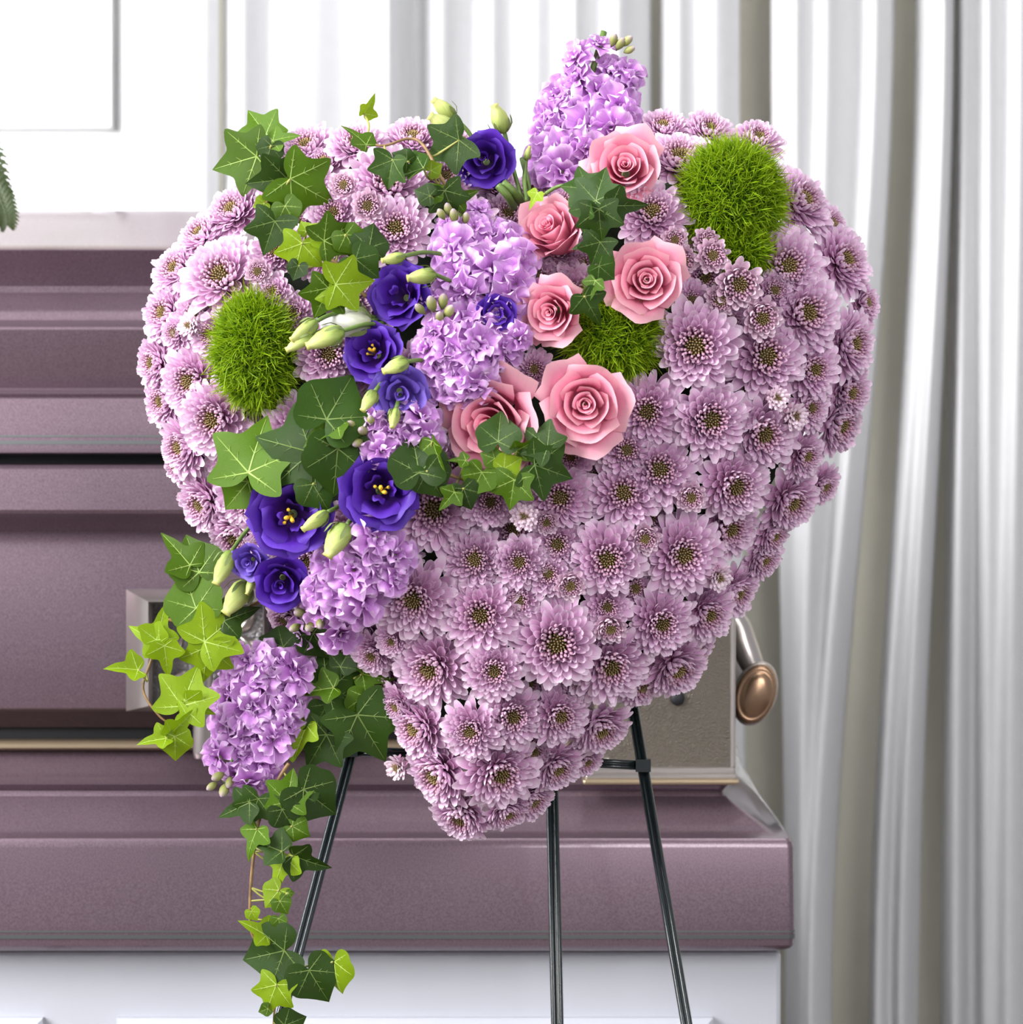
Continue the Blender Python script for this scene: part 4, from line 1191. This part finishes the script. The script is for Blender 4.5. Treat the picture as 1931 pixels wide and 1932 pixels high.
# ------------------------------------------------------------------ fuzzy green dianthus balls
def fuzz_ball(px, py, rx, ry, off, n, lab, depth=0.75, seed=1):
    r = random.Random(seed)
    c = front(px, py, off)
    root = empty('green_dianthus', loc=c)
    RX, RZ = rx*S, ry*S; RY = 0.5*(RX+RZ)*depth
    core = MB()
    core.lathe([(max(0.02, math.sin(PI*i/10)), -math.cos(PI*i/10)) for i in range(11)], 16)
    m = link('core', core.mesh('core', M['fuzz_core']), root, Matrix.Diagonal((RX*0.86, RY*0.86, RZ*0.86, 1)))
    vs = []; fs = []; uv = []
    for k in range(n):
        z = 1-2*(k+.5)/n; a = k*GA
        q = math.sqrt(1-z*z); d = Vector((q*math.cos(a), -abs(z) if False else q*math.sin(a), z))
        if d.y > 0.35: continue
        p = Vector((d.x*RX*0.84, d.y*RY*0.84, d.z*RZ*0.84))
        nn = Vector((d.x/RX, d.y/RY, d.z/RZ)).normalized()
        clump = Vector((math.sin(p.x*420+seed)+math.sin(p.z*300), math.sin(p.z*380), math.sin(p.x*350+p.y*300+2)))*0.24
        dirn = (nn+clump+Vector((r.gauss(0, .52), r.gauss(0, .52), r.gauss(0, .52)))).normalized()
        side = dirn.cross(Vector((r.gauss(0, 1), r.gauss(0, 1), r.gauss(0, 1)))).normalized()
        bend = Vector((r.gauss(0, .7), r.gauss(0, .7), r.gauss(0, .7)))
        ln = 0.0115*r.uniform(.6, 1.25); w = 0.00050*r.uniform(.8, 1.2)
        o = len(vs)
        for i, (tt, ww) in enumerate(((0, 1), (0.4, 0.9), (0.75, 0.6))):
            cpt_ = p+dirn*ln*tt+bend*ln*tt*tt*0.6
            vs += [cpt_-side*w*ww, cpt_+side*w*ww]; uv += [(0, tt), (1, tt)]
        vs.append(p+dirn*ln+bend*ln*0.6); uv.append((.5, 1))
        fs += [(o, o+1, o+3, o+2), (o+2, o+3, o+5, o+4), (o+4, o+5, o+6)]
    f = link('fibres', mesh_from('fibres', vs, fs, uv, M['fuzz']), root)
    f['kind'] = 'stuff'
    tag(root, lab, 'green dianthus', 'fuzzy green moss-like balls')
fuzz_ball(1380, 374, 94, 104, 0.004, 11000, 'large fuzzy green dianthus ball in the upper right lobe', 0.7, 1)
fuzz_ball(1395, 475, 50, 38, -0.004, 3500, 'small shaded tuft of green dianthus under the upper right ball', 0.8, 4)
fuzz_ball(485, 662, 74, 108, 0.004, 9000, 'tall fuzzy green dianthus ball in the left lobe', 0.75, 2)
fuzz_ball(1158, 630, 84, 82, 0.004, 8000, 'fuzzy green dianthus ball in the middle, between pink roses', 0.7, 3)

# ------------------------------------------------------------------ ivy
OUTL = {
 'A': [(0, 1.0), (0.16, 0.76), (0.30, 0.56), (0.50, 0.54), (0.74, 0.46), (0.63, 0.24), (0.54, 0.04), (0.59, -0.14), (0.62, -0.32), (0.36, -0.36), (0.13, -0.27), (0, -0.08)],
 'B': [(0, 0.92), (0.20, 0.72), (0.38, 0.56), (0.60, 0.38), (0.68, 0.14), (0.60, -0.06), (0.54, -0.28), (0.32, -0.40), (0.12, -0.30), (0, -0.08)],
 'C': [(0, 1.12), (0.16, 0.74), (0.24, 0.42), (0.44, 0.36), (0.64, 0.20), (0.50, 0.0), (0.42, -0.16), (0.28, -0.26), (0.10, -0.20), (0, -0.06)],
}
VEINS = {'A': [(0, 0.92), (0.66, 0.42), (-0.66, 0.42), (0.54, -0.27), (-0.54, -0.27)],
         'B': [(0, 0.84), (0.54, 0.34), (-0.54, 0.34), (0.46, -0.24), (-0.46, -0.24)],
         'C': [(0, 1.02), (0.55, 0.18), (-0.55, 0.18), (0.26, -0.2), (-0.26, -0.2)]}
def leaf_z(x, y, p):
    fold, droop, wav, ph = p
    return fold*abs(x)-droop*(y-0.1)**2*(1 if y > 0.1 else 0.6)+wav*math.sin(4.5*x+ph)*math.cos(3.5*y+ph*1.7)-0.10*x*x
def leaf_meshes(kind, p):
    half = [Vector((x, y, 0)) for x, y in OUTL[kind]]
    right = smooth_path(half, 3)
    loop = right+[Vector((-q.x, q.y, 0)) for q in reversed(right[1:-1])]
    n = len(loop); ctr = Vector((0, 0.06, 0))
    vs = [(ctr.x, ctr.y, leaf_z(ctr.x, ctr.y, p))]; fs = []
    for fr_ in (0.4, 0.75, 1.0):
        for q in loop:
            s_ = ctr.lerp(q, fr_); vs.append((s_.x, s_.y, leaf_z(s_.x, s_.y, p)))
    for k in range(n): fs.append((0, 1+(k+1) % n, 1+k))
    for r_ in range(2):
        for k in range(n):
            a = 1+r_*n+k; b = 1+r_*n+(k+1) % n
            fs.append((a, b, b+n, a+n))
    # veins as slightly raised ribbons
    vv = []; vf = []
    def rib(x0, y0, x1, y1, w0, w1):
        d = Vector((x1-x0, y1-y0, 0)); s_ = Vector((-d.y, d.x, 0)).normalized()
        o = len(vv)
        for i in range(7):
            t = i/6; c_ = Vector((x0, y0, 0))+d*t; w = w0+(w1-w0)*t
            for sg in (-1, 0, 1):
                q = c_+s_*w*sg; vv.append((q.x, q.y, leaf_z(q.x, q.y, p)+(0.010 if sg == 0 else 0.003)))
        for i in range(6):
            a = o+i*3
            vf.extend([(a, a+3, a+4, a+1), (a+1, a+4, a+5, a+2)])
    for (x, y) in VEINS[kind]:
        rib(0, -0.04, x, y, 0.014, 0.004)
        d = Vector((x, y+0.04, 0)); s_ = Vector((-d.y, d.x, 0)).normalized()
        if d.length > 0.5:
            for t in (0.35, 0.6):
                for sg in (-1, 1):
                    st = Vector((0, -0.04, 0))+d*t; e_ = st+(d.normalized()*0.8+s_*sg*0.8)*0.16*d.length*(1.2-t)
                    rib(st.x, st.y, e_.x, e_.y, 0.007, 0.002)
    return (vs, fs), (vv, vf)
LEAVES = {}
prm = [(0.16, 0.18, 0.03, 0.3), (-0.10, 0.30, 0.05, 2.0), (0.42, 0.10, 0.04, 4.0)]
for kd in 'ABC':
    for i, p in enumerate(prm):
        (a, b), (c_, d_) = leaf_meshes(kd, p)
        for tone in ('dark', 'mid', 'light'):
            LEAVES[kd, i, tone] = (mesh_from('ivy_leaf', a, b, None, M['ivy_'+tone]), mesh_from('ivy_veins', c_, d_, None, M['vein_'+tone]))
TN = {'d': 'dark', 'm': 'mid', 'l': 'light'}
def ivy(label, stem, leaves, off, rad=0.0016, brown=True, free=False):
    """stem: photo points; leaves: (px, py, size, tip angle deg, shape+form, tone, pitch, roll)"""
    def at(x, y, o):
        if free: return P(x, y, free(x, y)-o)
        return front(x, y, o)
    sp = smooth_path([at(x, y, off) for x, y in stem], 6)
    base = sp[0].copy()
    root = empty('ivy_vine', loc=base)
    mb_ = MB(); mb_.tube([q-base for q in sp], [rad*(1-0.5*i/len(sp)) for i in range(len(sp))], 7)
    link('stem', mb_.mesh('stem', M['stem_brown'] if brown else M['stem']), root)
    for (px, py, sz, ang, form, tone, pitch, roll) in leaves:
        a = math.radians(ang)
        d = Vector((math.cos(a), 0, math.sin(a)))
        c_ = at(px, py, off+0.012+0.004*rng.random())
        att = c_-d*sz*S*0.25*math.cos(math.radians(pitch))
        x = d.cross(Vector((0, -1, 0)))
        rot = Matrix((x, d, Vector((0, -1, 0)))).transposed().to_4x4()
        mw = (Matrix.Translation(att) @ rot @ Matrix.Rotation(math.radians(pitch), 4, 'X') @ Matrix.Rotation(math.radians(roll), 4, 'Y') @ Matrix.Scale(sz*S, 4))
        lm, vm = LEAVES[form[0], int(form[1]), TN[tone]]
        o = link('leaf', lm, root, Matrix.Translation(-base) @ mw)
        link('veins', vm, o)
        # petiole down to the stem
        q = min(sp, key=lambda w: (w-att).length)
        if (q-att).length < 0.09:
            inv = mw.inverted()
            mid = (att+q)*0.5+Vector((rng.uniform(-.006, .006), 0.004, rng.uniform(-.008, .002)))
            start = att-d*sz*S*0.05
            pth = smooth_path([start, mid, q], 5)
            mb_ = MB(); mb_.tube([inv @ w for w in pth], 0.0009/(sz*S), 5)
            link('petiole', mb_.mesh('petiole', M['petiole']), o)
    tag(root, label, 'ivy', 'trailing ivy vines')
    return root

ivy('dark ivy sprig climbing the top left lobe of the heart', [(560, 470), (530, 430), (500, 395), (520, 340), (512, 300), (515, 265)],
    [(492, 240, 62, 125, 'A0', 'm', -15, 10), (528, 262, 46, 15, 'C0', 'm', 10, -30), (508, 286, 40, 250, 'B1', 'd', -10, 0), (460, 302, 88, 195, 'A0', 'm', -10, 0), (572, 352, 92, 330, 'A1', 'm', -15, 8), (520, 340, 74, 190, 'A0', 'd', 5, -20),
     (512, 436, 66, 250, 'A0', 'd', -10, 0), (545, 400, 44, 300, 'B0', 'm', 0, 10), (492, 385, 24, 200, 'B0', 'l', 0, 0)], 0.030)
ivy('bright yellow-green ivy sprig left of the dark side-view lisianthus', [(690, 560), (640, 500), (610, 480), (590, 450), (570, 430)],
    [(565, 478, 62, 255, 'A1', 'l', -10, 0), (628, 445, 62, 30, 'A0', 'm', -5, 15), (605, 440, 40, 140, 'B0', 'l', 0, 0), (660, 455, 46, 300, 'B1', 'm', -5, 0), (655, 535, 70, 5, 'A0', 'l', -10, 10), (612, 560, 62, 245, 'A0', 'm', -12, -8), (620, 555, 40, 200, 'B1', 'l', 0, 0),
     (685, 500, 58, 320, 'B0', 'd', -10, 8), (700, 452, 54, 80, 'B1', 'd', -20, 10), (560, 510, 30, 250, 'B0', 'd', 0, 0), (575, 430, 22, 120, 'B0', 'l', 0, 0)], 0.032)
ivy('ivy sprig with narrow leaves across the top of the left lobe', [(870, 400), (838, 345), (800, 275), (770, 262), (725, 275), (690, 268)],
    [(693, 205, 38, 60, 'C2', 'l', 0, 40), (680, 262, 54, 135, 'C0', 'm', -10, 50), (738, 318, 56, 260, 'A2', 'd', -20, 25), (782, 322, 62, 200, 'C2', 'd', -25, 50), (820, 318, 26, 30, 'B0', 'l', 0, 0), (760, 300, 34, 150, 'B1', 'd', 10, 0), (848, 275, 72, 210, 'A0', 'd', -10, 0),
     (845, 375, 56, 290, 'A0', 'd', -15, 0), (802, 366, 32, 160, 'B0', 'd', 0, 0), (822, 362, 30, 40, 'B0', 'm', 0, 0), (870, 372, 44, 20, 'C0', 'm', -10, 10)], 0.030)
ivy('glossy dark ivy sprig hanging between the pink roses', [(1030, 365), (1065, 350), (1110, 375), (1118, 440), (1125, 500), (1105, 580)],
    [(1095, 355, 54, 170, 'A0', 'd', -15, 10), (1130, 360, 66, 75, 'A0', 'd', -10, -15), (1132, 412, 60, 275, 'A0', 'd', -15, 10), (1172, 388, 62, 0, 'C0', 'd', -10, 15), (1105, 405, 48, 265, 'C2', 'd', -10, 40), (1128, 470, 48, 250, 'A0', 'd', -15, 0), (1140, 510, 40, 320, 'B0', 'd', -10, 0), (1108, 460, 34, 200, 'C0', 'd', 0, 0),
     (1112, 575, 60, 300, 'C1', 'd', -20, 0), (1010, 372, 30, 240, 'C0', 'l', 0, 30), (1120, 540, 36, 250, 'C0', 'm', 0, 20)], 0.046, brown=False)
ivy('broad-leaved ivy sprig in the middle left of the heart', [(650, 930), (630, 860), (600, 830), (560, 840), (520, 870)],
    [(478, 860, 112, 75, 'A0', 'm', -15, -12), (455, 925, 70, 230, 'B0', 'm', -5, 0), (555, 845, 108, 165, 'A1', 'd', -10, 0), (632, 765, 104, 60, 'B0', 'd', -15, 5), (635, 875, 96, 265, 'B0', 'd', -10, -10), (620, 808, 66, 215, 'C2', 'm', 10, 30), (600, 930, 60, 300, 'B1', 'd', -10, 0)], 0.034)
ivy('small-leaved ivy sprig winding under the half-hidden pink rose', [(790, 900), (840, 895), (880, 905), (930, 895), (990, 890), (1040, 880)],
    [(787, 868, 82, 100, 'B0', 'd', -15, 10), (815, 905, 60, 300, 'B1', 'd', -10, 0), (822, 850, 58, 290, 'C2', 'm', 0, 50), (942, 815, 62, 85, 'B0', 'd', -15, 0), (1030, 885, 74, 340, 'A0', 'd', -12, 0), (1020, 832, 58, 140, 'A0', 'd', -10, 10), (903, 905, 50, 245, 'B0', 'm', -5, 0), (962, 878, 40, 30, 'B0', 'l', 0, 0), (925, 862, 30, 160, 'B0', 'm', 0, 0),
     (968, 922, 56, 260, 'A0', 'm', -10, 10), (870, 868, 30, 175, 'C0', 'm', 0, 40), (850, 938, 40, 230, 'C0', 'm', -10, 0), (985, 845, 40, 30, 'C2', 'm', 10, 30), (880, 935, 44, 290, 'B1', 'd', -10, 0)], 0.042)
lowfree = lambda x, y: -0.055-0.03*max(0, min(1, (y-1000)/500))
ivy('light green ivy sprig spilling left over the casket handle plate', [(500, 1130), (440, 1160), (380, 1185), (300, 1170), (287, 1240), (270, 1300), (300, 1350), (330, 1370)],
    [(368, 1058, 80, 110, 'B0', 'm', -10, 5), (345, 1050, 72, 130, 'C0', 'm', -5, 20), (362, 1125, 84, 110, 'B0', 'm', -10, 0), (300, 1190, 62, 75, 'C0', 'l', -5, 10), (285, 1205, 60, 155, 'C0', 'l', -10, -10), (312, 1235, 58, 275, 'C0', 'l', -15, 0), (405, 1195, 84, 40, 'A0', 'l', -10, 0), (390, 1240, 70, 260, 'A1', 'l', -10, 0),
     (245, 1262, 56, 175, 'C2', 'l', 20, 40), (352, 1310, 82, 70, 'A0', 'l', -10, -5), (365, 1330, 54, 330, 'C0', 'l', -10, 20), (335, 1372, 56, 45, 'C2', 'l', 0, 30), (300, 1395, 48, 190, 'C2', 'l', 10, 40), (330, 1405, 50, 270, 'B1', 'l', -10, 0), (440, 1165, 64, 20, 'C0', 'd', -10, 0), (350, 1345, 36, 120, 'C0', 'l', 0, 0)], 0.0, free=lowfree)
ivy('dark ivy cluster between the hanging stock and the chrysanthemums', [(640, 1215), (640, 1270), (620, 1330), (590, 1380), (560, 1400)],
    [(640, 1285, 96, 40, 'A1', 'd', -15, 0), (690, 1375, 104, 300, 'A0', 'd', -10, 0), (688, 1330, 56, 270, 'B0', 'm', -5, 0), (605, 1405, 76, 240, 'A0', 'd', -10, 0), (612, 1300, 60, 190, 'C2', 'm', 0, 30), (572, 1385, 60, 250, 'C2', 'l', 0, 20), (700, 1275, 56, 350, 'C2', 'm', 0, 30), (545, 1405, 40, 150, 'A0', 'l', 0, 0), (520, 1215, 54, 160, 'B0', 'd', -10, 0), (600, 1210, 60, 300, 'B0', 'd', -10, 0),
     (625, 1345, 60, 300, 'B1', 'd', -10, 0), (650, 1245, 50, 60, 'C0', 'd', 0, 0)], 0.0, free=lambda x, y: -0.045)
ivy('long ivy trail dangling in front of the easel leg', [(545, 1440), (520, 1480), (490, 1545), (478, 1620), (472, 1700), (475, 1760), (500, 1790), (535, 1830), (520, 1890), (515, 1960)],
    [(455, 1522, 60, 205, 'C0', 'd', -10, 10), (482, 1522, 56, 250, 'A0', 'd', -10, 0), (545, 1495, 62, 80, 'A0', 'm', -10, 0), (592, 1505, 84, 320, 'B0', 'd', -12, 0), (575, 1490, 50, 100, 'C0', 'd', 0, 10), (540, 1540, 50, 300, 'B0', 'd', -10, 0), (562, 1565, 40, 330, 'B1', 'm', 0, 0), (478, 1580, 56, 250, 'C1', 'm', 0, 30), (515, 1600, 62, 160, 'C2', 'd', -10, 20), (572, 1622, 66, 340, 'C2', 'd', -10, 20),
     (530, 1635, 64, 250, 'C1', 'l', -5, 20), (518, 1690, 44, 230, 'B1', 'l', 0, 10), (533, 1708, 30, 300, 'B0', 'm', 0, 0), (527, 1740, 24, 280, 'B0', 'm', 0, 0), (548, 1685, 12, 0, 'B0', 'm', 0, 0), (490, 1757, 52, 150, 'C2', 'l', 10, 30), (512, 1800, 88, 195, 'B0', 'd', -10, 0), (595, 1850, 76, 300, 'B0', 'd', -8, 0), (632, 1835, 66, 280, 'B1', 'l', -5, 40), (515, 1875, 58, 250, 'A1', 'l', -5, 10), (550, 1930, 46, 20, 'B0', 'd', -10, 0), (500, 1905, 20, 200, 'B0', 'm', 0, 0), (478, 1725, 22, 300, 'B0', 'l', 0, 0)], 0.0, free=lambda x, y: -0.07)

# ------------------------------------------------------------------ chrysanthemum labels
LM = [(1380, 368, 'the large upper right green ball'), (485, 662, 'the left green ball'), (1158, 630, 'the middle green ball'), (1220, 528, 'the flaring pink rose'), (1104, 762, 'the largest pink rose'),
      (905, 806, 'the half-hidden pink rose'), (1180, 314, 'the top pink rose'), (720, 926, 'the central open lisianthus'), (548, 976, 'the largest open lisianthus'), (913, 300, 'the top lisianthus'), (755, 742, 'the pale blue lisianthus'),
      (1425, 1308, 'the bronze handle cap'), (1214, 1444, 'the right easel clip'), (661, 1418, 'the left easel clip'), (890, 1590, 'the tip of the heart'), (690, 1130, 'the lower stock spike'), (1668, 640, 'the far right rim'), (250, 690, 'the far left rim'),
      (500, 240, 'the top left ivy'), (968, 922, 'the small-leaved ivy'), (1150, 75, 'the tall stock spike')]
def size_word(d, kd):
    if kd == 'bud': return 'tight whitish chrysanthemum bud'
    if kd == 'cup': return 'tiny half-open lilac chrysanthemum'
    return 'large lilac chrysanthemum' if d >= 138 else ('medium lilac chrysanthemum' if d >= 105 else 'small lilac chrysanthemum')
def direction(dx, dy):
    a = math.degrees(math.atan2(-dy, dx)) % 360
    return ['right of', 'up and right of', 'above', 'up and left of', 'left of', 'down and left of', 'below', 'down and right of'][int(((a+22.5) % 360)//45)]
ORD = ['', 'second nearest ', 'third nearest ', 'fourth nearest ', 'fifth nearest ', 'sixth nearest ', 'seventh nearest ', 'eighth nearest ', 'ninth nearest ']
buckets = {}
for (root, px, py, d, kd) in mums:
    if root is None: continue
    lx, ly, nm = min(LM, key=lambda q: math.hypot(px-q[0], py-q[1]))
    buckets.setdefault((size_word(d, kd), direction(px-lx, py-ly), nm), []).append((math.hypot(px-lx, py-ly), root, kd))
for (sw, dr_, nm), lst in buckets.items():
    lst.sort(key=lambda q: q[0])
    for i, (_, root, kd) in enumerate(lst):
        if len(lst) == 1: lab = '%s %s %s' % (sw, dr_, nm)
        else: lab = '%s %s %s, %s of these' % (sw, dr_, nm, ('nearest' if i == 0 else ORD[i].strip()))
        lab = lab.replace(' of these', '') if len(lab.split()) > 15 else lab
        tag(root, lab, 'chrysanthemum', {'full': 'lilac chrysanthemums of the heart', 'cup': 'half-open chrysanthemums', 'bud': 'chrysanthemum buds'}[kd])
